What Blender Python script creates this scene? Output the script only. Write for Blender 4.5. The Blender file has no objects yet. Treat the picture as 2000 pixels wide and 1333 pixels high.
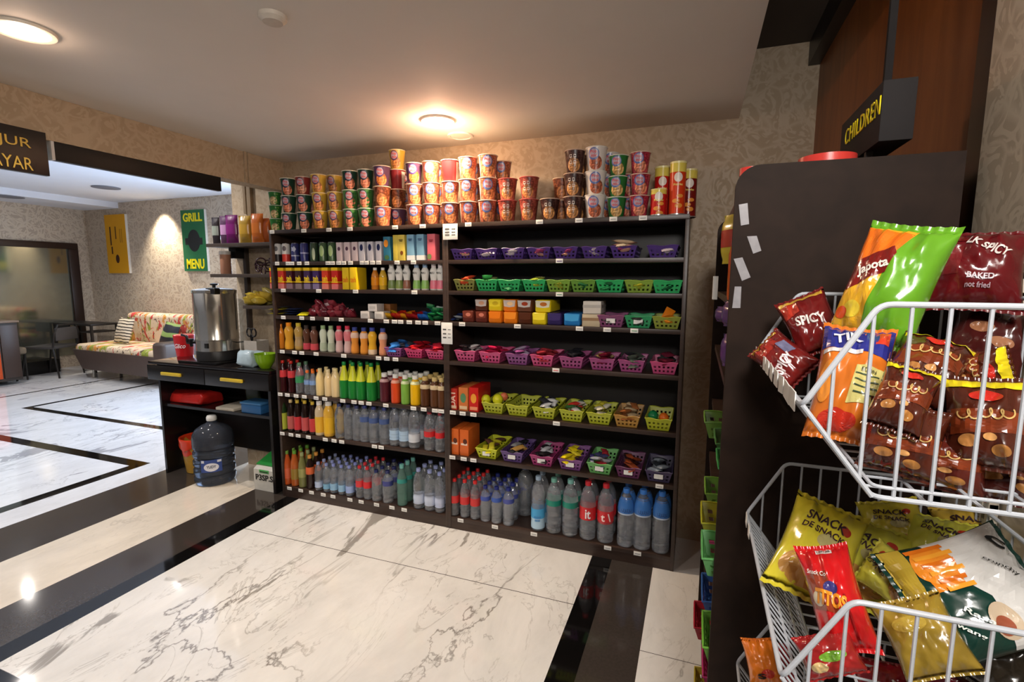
import bpy, bmesh, math, random
from mathutils import Vector, Matrix, noise
import numpy as np
PI=math.pi
SC=bpy.context.scene
COL=SC.collection
RND=random.Random(7)
# ---------------------------------------------------------------- camera
FPX=976.2; CZ=1.473
YAW,PIT,ROL=.3532,.1224,.0039
fw=Vector((-math.sin(YAW)*math.cos(PIT),math.cos(YAW)*math.cos(PIT),-math.sin(PIT)))
r0=Vector((math.cos(YAW),math.sin(YAW),0)); u0=r0.cross(fw)
rt=math.cos(ROL)*r0+math.sin(ROL)*u0; up=-math.sin(ROL)*r0+math.cos(ROL)*u0
cam=bpy.data.objects.new('camera',bpy.data.cameras.new('camera')); COL.objects.link(cam)
m=Matrix((rt,up,-fw)).transposed().to_4x4(); m.translation=Vector((0,0,CZ)); cam.matrix_world=m
cam.data.sensor_width=36; cam.data.lens=FPX*36/2000; cam.data.clip_start=.02
SC.camera=cam
CAM=Vector((0,0,CZ))
def at(px,py,axis,v):
    """point of the real plane axis=v seen at photo pixel px,py"""
    d=(px-1000)*rt-(py-666.5)*up+FPX*fw
    i='XYZ'.index(axis); t=(v-CAM[i])/d[i]
    return CAM+t*d
# ---------------------------------------------------------------- view / world / lights
SC.view_settings.view_transform='Standard'; SC.view_settings.look='None'
SC.view_settings.gamma=1; SC.view_settings.use_curve_mapping=False
SC.view_settings.exposure=.45
W=bpy.data.worlds.new('world'); SC.world=W; W.use_nodes=True
W.node_tree.nodes['Background'].inputs[0].default_value=(.85,.88,1,1)
W.node_tree.nodes['Background'].inputs[1].default_value=.10
def light(name,kind,loc,energy,color,size=.1,target=None,spot=None,blend=.5,sy=None):
    l=bpy.data.lights.new(name,kind); l.energy=energy; l.color=color
    if kind=='AREA':
        l.size=size
        if sy: l.shape='RECTANGLE'; l.size_y=sy
    else: l.shadow_soft_size=size
    if spot: l.spot_size=spot; l.spot_blend=blend
    o=bpy.data.objects.new(name,l); COL.objects.link(o); o.location=loc
    if target is not None: o.rotation_euler=(Vector(target)-Vector(loc)).to_track_quat('-Z','Y').to_euler()
    return o
WARM=(1,.62,.36); NEUT=(1,.91,.82); COOL=(.62,.78,1)
ZC=2.29
DL=[(-1.3,2.405),(-2.138,1.099)]
light('downlight_glow','POINT',(-1.3,2.405,ZC-.05),6.0,(1,.56,.33),.03)
light('downlight_beam','SPOT',(-1.3,2.405,ZC-.03),62,(1,.78,.55),.05,(-1.3,2.405,0),2.8,.7)
light('downlight_glow_left','POINT',(-2.138,1.099,ZC-.045),.8,(1,.7,.5),.03)
light('downlight_beam_left','SPOT',(-2.138,1.099,ZC-.03),34,NEUT,.05,(-2.138,1.099,0),2.6,.8)
# unseen fill lights added under the shop ceiling, without fixtures
light('shop_fill','AREA',(.22,-.45,ZC-.03),30,(1,.95,.90),.4,(-.9,1.4,.2))
light('basket_fill','AREA',(.22,.15,ZC-.03),2.5,(1,.92,.84),.35,(.3,.9,1.2))  # added to brighten the wire baskets
light('aisle_fill','SPOT',(-1.5,-.5,ZC-.03),34,NEUT,.06,(-1.5,2.0,.2),1.6,.8)  # added spot from behind the viewer, no known lamp
# next room: daylight from its window and a warm wall washer
light('lobby_daylight','AREA',(-5.0,5.5,1.3),95,COOL,1.6,(-5.6,3.0,1.1),sy=1.3)
for i_,(x_,y_,e_) in enumerate(((-4.3,1.0,48),(-6.2,2.6,60),(-8.2,3.6,52),(-3.7,2.15,60),(-6.6,4.5,44))): light('lobby_fill_spot','SPOT',(x_,y_,2.66),e_,(1,.93,.86),.02,(x_,y_,0),2.6,.8)  # fill spots added to brighten the lobby, no fixtures belong to them
light('wall_washer','SPOT',(-7.85,5.36,2.62),120,(1,.90,.74),.04,(-7.85,5.64,1.3),1.5,.9)
# ---------------------------------------------------------------- materials
def lin(c):
    if isinstance(c,str): c=[int(c[i:i+2],16) for i in (0,2,4)]
    return tuple(((x/255)/12.92 if x/255<.04045 else ((x/255+.055)/1.055)**2.4) for x in c)+(1,)
MC={}
def mat(c,rough=.5,metal=0,trans=0,ns=40,na=.12,bump=0,coat=0,alpha=1,emis=0,ior=1.45,bs=None):
    key=(str(c),rough,metal,trans,ns,na,bump,coat,alpha,emis,ior)
    if key in MC: return MC[key]
    M=bpy.data.materials.new('material_'+str(c).strip('()').replace(', ','_')); M.use_nodes=True
    nt=M.node_tree; P=nt.nodes['Principled BSDF']
    P.inputs['Roughness'].default_value=rough; P.inputs['Metallic'].default_value=metal
    P.inputs['IOR'].default_value=ior
    if trans: P.inputs['Transmission Weight'].default_value=trans
    if coat: P.inputs['Coat Weight'].default_value=coat; P.inputs['Coat Roughness'].default_value=.08
    if alpha<1: P.inputs['Alpha'].default_value=alpha
    b=lin(c)
    tc=nt.nodes.new('ShaderNodeTexCoord'); n=nt.nodes.new('ShaderNodeTexNoise'); n.inputs['Scale'].default_value=ns
    nt.links.new(tc.outputs['Object'],n.inputs['Vector'])
    mx=nt.nodes.new('ShaderNodeMix'); mx.data_type='RGBA'
    mx.inputs['A'].default_value=tuple(x*(1-na) for x in b[:3])+(1,)
    mx.inputs['B'].default_value=tuple(min(1,x*(1+na)) for x in b[:3])+(1,)
    nt.links.new(n.outputs['Fac'],mx.inputs['Factor']); nt.links.new(mx.outputs['Result'],P.inputs['Base Color'])
    if bump:
        bp=nt.nodes.new('ShaderNodeBump'); bp.inputs['Strength'].default_value=bump; bp.inputs['Distance'].default_value=.01
        nt.links.new(n.outputs['Fac'],bp.inputs['Height']); nt.links.new(bp.outputs['Normal'],P.inputs['Normal'])
    if emis:
        P.inputs['Emission Color'].default_value=b; P.inputs['Emission Strength'].default_value=emis
    M.diffuse_color=b; MC[key]=M; return M
def nodes(name):
    M=bpy.data.materials.new(name); M.use_nodes=True; nt=M.node_tree
    return M,nt,nt.nodes['Principled BSDF'],lambda t,**k:_nn(nt,t,k)
def _nn(nt,t,k):
    n=nt.nodes.new('ShaderNode'+t)
    for a,v in k.items():
        if a in n.inputs.keys(): n.inputs[a].default_value=v
        else: setattr(n,a,v)
    return n
def ramp(nt,fac,stops):
    r=nt.nodes.new('ShaderNodeValToRGB'); e=r.color_ramp.elements
    while len(e)<len(stops): e.new(.5)
    for i,(p,c) in enumerate(stops): e[i].position=p; e[i].color=c if len(c)==4 else tuple(c)+(1,)
    nt.links.new(fac,r.inputs['Fac']); return r
def g(v): return (v,v,v,1)
def wallpaper(name,ca,cb,rough=.45,sc=1):
    M,nt,P,N=nodes(name)
    tc=N('NewGeometry'); 
    n1=N('TexNoise',Scale=3.0*sc,Detail=2); nt.links.new(tc.outputs['Position'],n1.inputs['Vector'])
    va=N('VectorMath',operation='MULTIPLY_ADD'); nt.links.new(n1.outputs['Color'],va.inputs[0]); va.inputs[1].default_value=(.22/sc,)*3; nt.links.new(tc.outputs['Position'],va.inputs[2])
    v=N('TexVoronoi',Scale=9.0*sc,feature='DISTANCE_TO_EDGE'); nt.links.new(va.outputs[0],v.inputs['Vector'])
    w=N('TexNoise',Scale=16*sc,Detail=1,Distortion=2.5); nt.links.new(va.outputs[0],w.inputs['Vector'])
    r1=ramp(nt,v.outputs['Distance'],[(0.0,g(1)),(.10,g(0))]); r2=ramp(nt,w.outputs['Fac'],[(.50,g(0)),(.56,g(1))])
    mx=N('Math',operation='MAXIMUM'); nt.links.new(r1.outputs[0],mx.inputs[0]); nt.links.new(r2.outputs[0],mx.inputs[1])
    c=ramp(nt,mx.outputs[0],[(0,lin(ca)),(1,lin(cb))]); nt.links.new(c.outputs[0],P.inputs['Base Color'])
    rr=ramp(nt,mx.outputs[0],[(0,g(rough+.15)),(1,g(rough-.1))]); nt.links.new(rr.outputs[0],P.inputs['Roughness'])
    P.inputs['Metallic'].default_value=0
    return M
def marble(name,base,vein,patch,seed=0,rough=.07,amt=1.0,rz=.6):
    M,nt,P,N=nodes(name)
    tc=N('NewGeometry'); mp=N('Mapping'); mp.inputs['Location'].default_value=(seed*3.1,seed*1.7,0); mp.inputs['Rotation'].default_value=(0,0,rz); mp.inputs['Scale'].default_value=(1,.45,1)
    nt.links.new(tc.outputs['Position'],mp.inputs['Vector'])
    def vein_layer(scale,det,dist,lo,hi,off=0):
        n=N('TexNoise',Scale=scale,Detail=det,Roughness=.6,Distortion=dist); nt.links.new(mp.outputs[0],n.inputs['Vector'])
        s=N('Math',operation='SUBTRACT'); nt.links.new(n.outputs['Fac'],s.inputs[0]); s.inputs[1].default_value=.5+off
        a=N('Math',operation='ABSOLUTE'); nt.links.new(s.outputs[0],a.inputs[0])
        return ramp(nt,a.outputs[0],[(lo,g(1)),(hi,g(0))])
    a=vein_layer(1.5,6,.9,0.0,.012); b=vein_layer(3.4,7,1.8,0,.012,.04); 
    n=N('TexNoise',Scale=1.7,Detail=7,Roughness=.58,Distortion=1.1); mp2=N('Mapping'); mp2.inputs['Location'].default_value=(seed*2.3+4.7,seed+1.1,0); mp2.inputs['Rotation'].default_value=(0,0,rz); mp2.inputs['Scale'].default_value=(1.25,.42,1)
    nt.links.new(tc.outputs['Position'],mp2.inputs['Vector']); nt.links.new(mp2.outputs[0],n.inputs['Vector'])
    pr=ramp(nt,n.outputs['Fac'],[(.625,g(0)),(.640,g(1))])
    cl=N('TexNoise',Scale=3.5,Detail=6,Roughness=.7,Distortion=.4); nt.links.new(mp.outputs[0],cl.inputs['Vector'])
    cr=ramp(nt,cl.outputs['Fac'],[(.35,lin(base)),(.72,tuple(x*.80 for x in lin(base)[:3])+(1,))])
    def mix(f,A,B,k):
        mm=N('Math',operation='MULTIPLY'); nt.links.new(f,mm.inputs[0]); mm.inputs[1].default_value=k
        x=N('Mix'); x.data_type='RGBA'; nt.links.new(mm.outputs[0],x.inputs['Factor']); nt.links.new(A,x.inputs['A']); x.inputs['B'].default_value=lin(B); return x.outputs['Result']
    # veins fade in and out
    fd=N('TexNoise',Scale=1.3,Detail=2); nt.links.new(tc.outputs['Position'],fd.inputs['Vector']); fr=ramp(nt,fd.outputs['Fac'],[(.42,g(.12)),(.6,g(1))])
    m1=N('Math',operation='MULTIPLY'); nt.links.new(a.outputs[0],m1.inputs[0]); nt.links.new(fr.outputs[0],m1.inputs[1])
    m2=N('Math',operation='MULTIPLY'); nt.links.new(b.outputs[0],m2.inputs[0]); nt.links.new(fr.outputs[0],m2.inputs[1])
    c=mix(m1.outputs[0],cr.outputs[0],vein,.85*amt); c=mix(m2.outputs[0],c,vein,.45*amt); c=mix(pr.outputs[0],c,patch,.9*amt)
    nt.links.new(c,P.inputs['Base Color']); P.inputs['Roughness'].default_value=rough
    return M
M_FLOOR=marble('marble_white',(226,225,222),(105,98,92),(140,136,130),2)
M_CREAM=marble('marble_cream',(226,216,200),(150,140,126),(180,170,156),5,amt=.45,rz=1.2)
M_LOBBY=marble('marble_lobby',(228,228,230),(105,105,112),(140,140,146),9,amt=.8,rz=.3)
M_BLACK=mat((14,13,13),.06,ns=8); M_GRANITE=mat((58,52,48),.10,ns=90,na=.25)
M_CEIL=mat((222,214,206),.75,ns=6,na=.03); M_CEIL_SHADE=mat((70,62,56),.75,ns=6,na=.05)  # recess ceiling is a darker copy, its lack of light put into the colour
M_LCEIL=mat((225,228,236),.8,ns=4,na=.03)
M_WALL=wallpaper('wallpaper_beige',(166,147,122),(177,158,133),.65)
M_LWALL=wallpaper('wallpaper_lobby',(176,158,138),(206,190,168),.35,.8)
M_PILW=wallpaper('wallpaper_pillar',(176,160,138),(198,184,162),.4,1.3)
def wood(name,ca,cb,rough=.3,scale=3,ax=(1,1,12),spec=.5):
    M,nt,P,N=nodes(name); tc=N('NewGeometry'); mp=N('Mapping'); mp.inputs['Scale'].default_value=ax
    nt.links.new(tc.outputs['Position'],mp.inputs['Vector']); n=N('TexNoise',Scale=scale,Detail=5,Distortion=.6); nt.links.new(mp.outputs[0],n.inputs['Vector'])
    c=ramp(nt,n.outputs['Fac'],[(.35,lin(ca)),(.65,lin(cb))]); nt.links.new(c.outputs[0],P.inputs['Base Color']); P.inputs['Roughness'].default_value=rough; P.inputs['Specular IOR Level'].default_value=spec
    return M
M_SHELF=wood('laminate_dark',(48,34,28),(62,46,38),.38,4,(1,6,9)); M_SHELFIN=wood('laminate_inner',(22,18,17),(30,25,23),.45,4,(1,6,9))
M_WOODW=wood('wood_wall',(112,62,26),(136,80,36),.4,2,(8,8,1),.3); M_WOODP=wood('wood_pilaster',(52,30,18),(66,40,24),.3,2,(8,8,1))
M_GOND=wood('gondola_laminate',(34,24,19),(42,30,24),.6,4,(4,4,4),.12)
M_TABLE=mat((22,19,19),.22,ns=20)
# ---------------------------------------------------------------- mesh helpers
def B(): return bmesh.new()
def box(bm,x0,x1,y0,y1,z0,z1,bev=0,mi=0):
    vs=[bm.verts.new((x,y,z)) for x in (x0,x1) for y in (y0,y1) for z in (z0,z1)]
    fs=[bm.faces.new([vs[i] for i in q]) for q in ((0,1,3,2),(4,6,7,5),(0,4,5,1),(2,3,7,6),(0,2,6,4),(1,5,7,3))]
    for f in fs: f.material_index=mi
    if bev:
        es=list({e for f in fs for e in f.edges})
        bmesh.ops.bevel(bm,geom=es,offset=bev,segments=2,affect='EDGES',profile=.6)
    return bm
def lathe(bm,prof,seg=24,cx=0,cy=0,mi=0,caps=True,sq=None):
    rings=[]
    for r,z in prof:
        ring=[]
        for i in range(seg):
            a=2*PI*i/seg; k=1
            if sq: k=1/((abs(math.cos(a))**sq+abs(math.sin(a))**sq)**(1/sq))
            ring.append(bm.verts.new((cx+r*k*math.cos(a),cy+r*k*math.sin(a),z)))
        rings.append(ring)
    for A,Bq in zip(rings,rings[1:]):
        for i in range(seg):
            f=bm.faces.new((A[i],A[(i+1)%seg],Bq[(i+1)%seg],Bq[i])); f.material_index=mi
    if caps:
        if prof[0][0]>1e-4: bm.faces.new(rings[0][::-1]).material_index=mi
        if prof[-1][0]>1e-4: bm.faces.new(rings[-1]).material_index=mi
    return bm
def tube(bm,pts,r,seg=8,closed=False,mi=0):
    pts=[Vector(p) for p in pts]; n=len(pts); rings=[]
    prev=None
    for i,p in enumerate(pts):
        a=pts[i-1] if (i>0 or closed) else p; b=pts[(i+1)%n] if (i<n-1 or closed) else p
        t=(b-a).normalized()
        if prev is None:
            x=t.orthogonal().normalized()
        else:
            x=(prev-t*prev.dot(t)).normalized()
        prev=x; y=t.cross(x)
        rings.append([bm.verts.new(p+r*(math.cos(2*PI*k/seg)*x+math.sin(2*PI*k/seg)*y)) for k in range(seg)])
    rg=list(zip(rings,rings[1:]))+([(rings[-1],rings[0])] if closed else [])
    for A,C in rg:
        for k in range(seg): bm.faces.new((A[k],A[(k+1)%seg],C[(k+1)%seg],C[k])).material_index=mi
    if not closed: bm.faces.new(rings[0][::-1]); bm.faces.new(rings[-1])
    return bm
def prism(bm,poly,y0,y1,plane='XZ',mi=0):
    def P(a,b,c): return {'XZ':(a,c,b),'YZ':(c,a,b),'XY':(a,b,c)}[plane]
    A=[bm.verts.new(P(a,b,y0)) for a,b in poly]; C=[bm.verts.new(P(a,b,y1)) for a,b in poly]
    bm.faces.new(A); bm.faces.new(C[::-1]); n=len(poly)
    for i in range(n): bm.faces.new((A[i],C[i],C[(i+1)%n],A[(i+1)%n]))
    return bm
def me(bm,name='mesh',ang=.6,smooth=True,recalc=True):
    if recalc: bmesh.ops.recalc_face_normals(bm,faces=bm.faces[:])
    M=bpy.data.meshes.new(name); bm.to_mesh(M); bm.free()
    if smooth:
        M.shade_smooth(); M.set_sharp_from_angle(angle=ang)
    return M
def put(name,mesh,material,parent=None,loc=None,rot=None,mods=None):
    if isinstance(mesh,bmesh.types.BMesh): mesh=me(mesh,name)
    o=bpy.data.objects.new(name,mesh); COL.objects.link(o)
    if material is not None:
        ms=material if isinstance(material,(list,tuple)) else [material]
        while len(mesh.materials)<len(ms): mesh.materials.append(None)
        for i,mm in enumerate(ms): o.material_slots[i].link='OBJECT'; o.material_slots[i].material=mm
    if parent is not None: o.parent=parent
    if loc is not None: o.location=loc
    if rot is not None: o.rotation_euler=rot
    return o
def tag(o,label,cat,group=None,kind=None):
    o['label']=label; o['category']=cat
    if group: o['group']=group
    if kind: o['kind']=kind
    return o
def thing(name,label,cat,loc=(0,0,0),rz=0,group=None,rot=None):
    o=bpy.data.objects.new(name,None); COL.objects.link(o); o.empty_display_size=.05
    o.location=loc; o.rotation_euler=rot if rot else (0,0,rz); return tag(o,label,cat,group)
def struct(name,bm,m,ang=.6):
    o=put(name,bm,m); o['kind']='structure'; return o
ORD=['first','second','third','fourth','fifth','sixth','seventh','eighth','ninth','tenth','eleventh','twelfth','thirteenth','fourteenth','fifteenth','sixteenth','seventeenth','eighteenth','nineteenth','twentieth','twenty-first','twenty-second','twenty-third','twenty-fourth','twenty-fifth']
TXC={}
def textmesh(s,size=1,ext=0,bold=0,font=None,shear=0,align='CENTER',sub=0,space=1):
    key=(s,size,ext,bold,shear,align,sub,space)
    if key in TXC: return TXC[key]
    c=bpy.data.curves.new('text','FONT'); c.body=s; c.size=size; c.extrude=ext; c.offset=bold; c.shear=shear; c.align_x=align; c.align_y='CENTER'; c.resolution_u=3; c.space_character=space
    o=bpy.data.objects.new('text',c); COL.objects.link(o)
    dg=bpy.context.evaluated_depsgraph_get(); mm=bpy.data.meshes.new_from_object(o.evaluated_get(dg))
    bpy.data.objects.remove(o); bpy.data.curves.remove(c)
    if sub:
        b=B(); b.from_mesh(mm); bmesh.ops.triangulate(b,faces=b.faces[:])
        for _ in range(3):
            es=[e for e in b.edges if e.calc_length()>sub]
            if not es: break
            bmesh.ops.subdivide_edges(b,edges=es,cuts=1)
            bmesh.ops.triangulate(b,faces=b.faces[:])
        b.to_mesh(mm); b.free()
    mm.materials.clear(); TXC[key]=mm; return mm
def warp(mesh,fn,name='print'):
    m2=mesh.copy(); m2.name=name
    for v in m2.vertices: v.co=fn(v.co.x,v.co.y,v.co.z)
    return m2
def fit_text(s,w,h,**k):
    """lettering scaled to exactly w x h centred at origin in XY; '~' is illegible script, '=' two lines of tiny print"""
    if s in '~=':
        b=B()
        if s=='=':
            for y0,y1,xs_ in ((.1,.45,1),(-.45,-.1,.75)):
                n=8
                for i in range(n): box(b,-xs_/2+xs_*i/n,-xs_/2+xs_*(i+.75)/n,y0,y1,0,.0003)
        else:
            n=72; P_=[(t_/n*5.0-math.sin(t_/n*5*2*PI)*.32-2.5,(math.cos(t_/n*5*2*PI))*(.5 if (t_//14)%2 else .36)) for t_ in range(n+1)]; V_=[]
            for i,(x,y) in enumerate(P_):
                a_=P_[max(0,i-1)]; c_=P_[min(n,i+1)]; d_=Vector((c_[0]-a_[0],c_[1]-a_[1])).normalized(); q_=Vector((-d_.y,d_.x))*.07
                V_.append((b.verts.new((x+q_.x,y+q_.y,0)),b.verts.new((x-q_.x,y-q_.y,0))))
            for A_,C_ in zip(V_,V_[1:]): b.faces.new((A_[0],A_[1],C_[1],C_[0]))
        mm=bpy.data.meshes.new('script'); b.to_mesh(mm); b.free()
    else: mm=textmesh(s,1,**k).copy()
    co=np.array([v.co[:] for v in mm.vertices])
    a,b=co.min(0),co.max(0)
    for v in mm.vertices: v.co=((v.co.x-(a[0]+b[0])/2)*w/(b[0]-a[0]),(v.co.y-(a[1]+b[1])/2)*h/(b[1]-a[1]),v.co.z)
    return mm
def disc2(cx,cy,rx,ry,n=20,rings=3):
    b=B(); prev=None; c=b.verts.new((cx,cy,0))
    for k in range(1,rings+1):
        R=[b.verts.new((cx+rx*k/rings*math.cos(2*PI*i/n),cy+ry*k/rings*math.sin(2*PI*i/n),0)) for i in range(n)]
        for i in range(n):
            if prev is None: b.faces.new((c,R[i],R[(i+1)%n]))
            else: b.faces.new((prev[i],R[i],R[(i+1)%n],prev[(i+1)%n]))
        prev=R
    m_=bpy.data.meshes.new('disc'); b.to_mesh(m_); b.free(); return m_
def grid2(x0,x1,y0,y1,nx=8,ny=8,skew=0):
    b=B(); V=[[b.verts.new((x0+(x1-x0)*i/nx+skew*(j/ny),y0+(y1-y0)*j/ny,0)) for i in range(nx+1)] for j in range(ny+1)]
    for j in range(ny):
        for i in range(nx): b.faces.new((V[j][i],V[j][i+1],V[j+1][i+1],V[j+1][i]))
    m_=bpy.data.meshes.new('grid'); b.to_mesh(m_); b.free(); return m_
def poly2(pts,n=0):
    b=B(); b.faces.new([b.verts.new((x,y,0)) for x,y in pts]); bmesh.ops.triangulate(b,faces=b.faces[:])
    for _ in range(4):
        es=[e for e in b.edges if e.calc_length()>.07]
        if not es: break
        bmesh.ops.subdivide_edges(b,edges=es,cuts=1); bmesh.ops.triangulate(b,faces=b.faces[:])
    m_=bpy.data.meshes.new('poly'); b.to_mesh(m_); b.free(); return m_
def join2(ms):
    b=B()
    for x in ms: b.from_mesh(x)
    m_=bpy.data.meshes.new('joined'); b.to_mesh(m_); b.free(); return m_
# ================================================================ THE SETTING
YF=2.519; YW=2.885; XL=-2.8; XR=.5; ZL=2.69
def floor_piece(name,x0,x1,y0,y1,m):
    b=B(); box(b,x0,x1,y0,y1,-.06,0); return b
b=B(); fl=[]
def fp(x0,x1,y0,y1,mi): box(b,x0,x1,y0,y1,-.05,0,mi=mi)
# main panel with fine joints (gaps) shown as thin dark strips
MW,MB,MG,MCR,ML=0,1,2,3,4
J=.004
fp(-2.456,-.465,1.05,2.085,MW); fp(-2.456,-.465,2.085,2.089,MG); fp(-2.456,-.465,2.089,YW,MW)
fp(-2.456,-.465,.95,.952,MG); fp(-2.456,-.465,.952,1.05,MW)
fp(-2.456,-.465,.84,.95,MB); fp(-2.456,-.465,-3,.84,MG)
fp(-2.56,-2.456,.84,YW,MB); fp(-2.56,-2.456,-3,.84,MG); fp(-2.86,-2.56,-3,YW,MG)
fp(-.465,-.36,.84,YW,MB); fp(-.465,-.36,-3,.84,MG); fp(-.36,-.15,-3,YW,MG)
fp(-.15,XR+.1,-3,1.9,MW); fp(-.15,XR+.1,1.9,1.903,MG); fp(-.15,XR+.1,1.903,YW,MW)
fp(-3.34,-2.86,-3,6,MCR)
fp(-3.80,-3.34,-3,6,MG)
# lobby floor: white with thin dark inlay lines
def lob(x0,x1,y0,y1): fp(x0,x1,y0,y1,ML)
w=.055
xs=[-10.6,-8.05,-8.0,-7.15,-7.08,-6.4,-4.15,-4.05,-3.80]; ys=[-3,2.52,2.62,3.27,3.35,6]
def dark(xm,ym):
    if -8.05<xm<-8.0 and ym>-1: return True
    if -7.15<xm<-7.08 and ym>3.27: return True
    if -7.15<xm and 3.27<ym<3.35 : return xm<-3.8
    if -4.15<xm<-4.05 and ym<2.62: return True
    if xm<-4.05 and xm>-8.0 and 2.52<ym<2.62: return True
    return False
for i in range(len(xs)-1):
    for j in range(len(ys)-1):
        xm,ym=(xs[i]+xs[i+1])/2,(ys[j]+ys[j+1])/2
        fp(xs[i],xs[i+1],ys[j],ys[j+1],MB if dark(xm,ym) else ML)
o=struct('floor',b,[M_FLOOR,M_BLACK,M_GRANITE,M_CREAM,M_LOBBY])
# ceilings
b=B(); box(b,XL-.12,.158,-3,YW+.05,ZC,ZC+.06); struct('ceiling',b,M_CEIL)
b=B(); box(b,.158,XR+.6,-3,YW+.05,ZC+.32,ZC+.38); box(b,.15,.158,-3,YW+.05,ZC+.06,ZC+.38); struct('ceiling_recess',b,M_CEIL_SHADE)
b=B(); box(b,-10.7,XL-.12,-3,6,ZL,ZL+.06); struct('ceiling_lobby',b,M_LCEIL)
b=B(); box(b,-10,-8.9,-3,5.6,2.60,ZL); struct('trim_1',b,M_LCEIL)
# walls
b=B(); box(b,XL-.05,XR+.05,YW,YW+.06,-.05,ZC+.38); box(b,-3.31,XL-.05,YW,YW+.06,-.05,ZL); struct('wall_back',b,M_WALL)
b=B(); box(b,XL-.12,XL,-3,YW,2.095,ZC+.01); box(b,XL-.12,XL-.02,-3,YW,ZC,ZL); struct('wall_left',b,M_WALL)
b=B(); box(b,XL,XL+.012,2.545,2.56,2.095,ZC); box(b,XL,XL+.008,2.575,2.583,2.095,ZC); struct('trim_2',b,M_WALL)
b=B(); box(b,XR,XR+.06,1.28,YW,-.05,2.5); struct('wall_right',b,M_WOODW)
b=B(); box(b,XR-.012,XR+.06,1.19,1.28,-.05,2.62); struct('trim_3',b,M_WOODP)
b=B(); box(b,XR-.025,XR+.06,-3,1.19,-.05,2.62); struct('wall_right_near',b,M_PILW)
b=B(); box(b,XR-.05,XR+.06,1.28,YW,2.5,2.61); struct('trim_4',b,mat((26,18,14),.4))
b=B(); box(b,-3.0,XR+.1,-3.1,-3,-.05,2.62); struct('wall_front',b,M_WALL)
YL=5.6; XLL=-9.75
b=B(); box(b,XLL-.06,-6.05,YL,YL+.06,-.05,ZL); box(b,-6.05,-3.0,YL,YL+.06,-.05,.5); box(b,-6.05,-3.0,YL,YL+.06,2.1,ZL); box(b,-3.9,-3.0,YL,YL+.06,.5,2.1); struct('wall_lobby_back',b,M_LWALL)
b=B(); box(b,XLL-.06,XLL,-3,YL,-.05,ZL); struct('wall_lobby_left',b,M_LWALL)
b=B(); box(b,-3.06,-3.0,YW+.06,YL,-.05,ZL); struct('wall_lobby_right',b,M_LWALL)
# window of the lobby (daylight), seen past the urn
wn=bpy.data.objects.new('window_1',None); COL.objects.link(wn); wn['kind']='structure'; wn.location=(-5,YL,.5)
b=B()
for x in (-1.05,-.35,.35,1.05): box(b,x-.02,x+.02,-.02,.03,0,1.6)
for z in (0,.4,.8,1.2,1.56): box(b,-1.05,1.05,-.018,.028,z,z+.035)
put('window_frame',b,mat((200,205,215),.4),wn)
b=B(); box(b,-1.05,1.05,.03,.036,0,1.6); put('pane',b,mat((150,195,240),.3,emis=1.6),wn)
# mirror set in the lobby's left wall
b=B(); y1=5.42; z1=2.02
t=thing('wall_mirror','huge dark brown framed wall mirror reaching down to the lobby bench','mirror',(XLL,0,0))
b=B(); box(b,0,.05,0.2,y1,1.94,z1+.02,.006); box(b,0,.05,5.28,y1,.2,1.94,.006); put('mirror_frame',b,mat((46,28,20),.35),t)
b=B(); box(b,.005,.015,.2,5.28,.2,1.94); put('mirror_glass',b,mat((150,152,140),.10,metal=.85,ns=3,na=.1),t)
# dark plinth bench under the mirror
b=B(); box(b,XLL+.055,XLL+.33,-2,4.85,0,.2); tag(put('bench',b,mat((16,15,15),.25)),'long black low bench running under the framed mirror','bench')
# ceiling fixtures
def downlight(x,y,label,lit=True,r=.088,z=ZC):
    t=thing('downlight' if lit else 'ceiling_speaker',label,'ceiling light' if lit else 'ceiling speaker',(x,y,z))
    b=B(); lathe(b,[(r*.78,-.001),(r*.8,-.008),(r*.97,-.009),(r,-.004),(r,0)],40,caps=False); put('trim_ring',b,mat((235,225,210),.4) if lit else M_CEIL,t)
    b=B()
    if lit: lathe(b,[(0.0001,-.014),(r*.4,-.013),(r*.7,-.009),(r*.78,-.004)],40); put('lamp',b,mat((255,238,205),.4,emis=14),t)
    else: lathe(b,[(0.0001,-.006),(r*.75,-.005),(r*.8,-.001)],40); put('grille',b,M_CEIL,t)
downlight(*DL[0],'lit round downlight in the ceiling above the noodle cups')
downlight(*DL[1],'lit round downlight at top left corner of the near ceiling')
downlight(-1.311,2.69,'unlit flush round cover in ceiling just behind the lit downlight',False,.075)
t=thing('smoke_detector','small round white smoke detector alone on the near ceiling','smoke detector',(-1.285,1.31,ZC))
b=B(); lathe(b,[(.042,0),(.042,-.012),(.03,-.022),(.0001,-.024)],32); put('detector_body',b,mat((200,190,178),.5),t)
for (px,py),lb in (((207,366),'grey round air diffuser in the bright lobby ceiling'),((18,384),'slim grey round vent under the low lobby soffit')):
    p=at(px,py,'Z',ZL if px>100 else 2.60); b=B(); lathe(b,[(.16,0),(.16,-.01),(.1,-.014),(.0001,-.014)],28)
    tag(put('ceiling_vent',b,mat((120,122,130),.5),None,p),lb,'vent')
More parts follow.
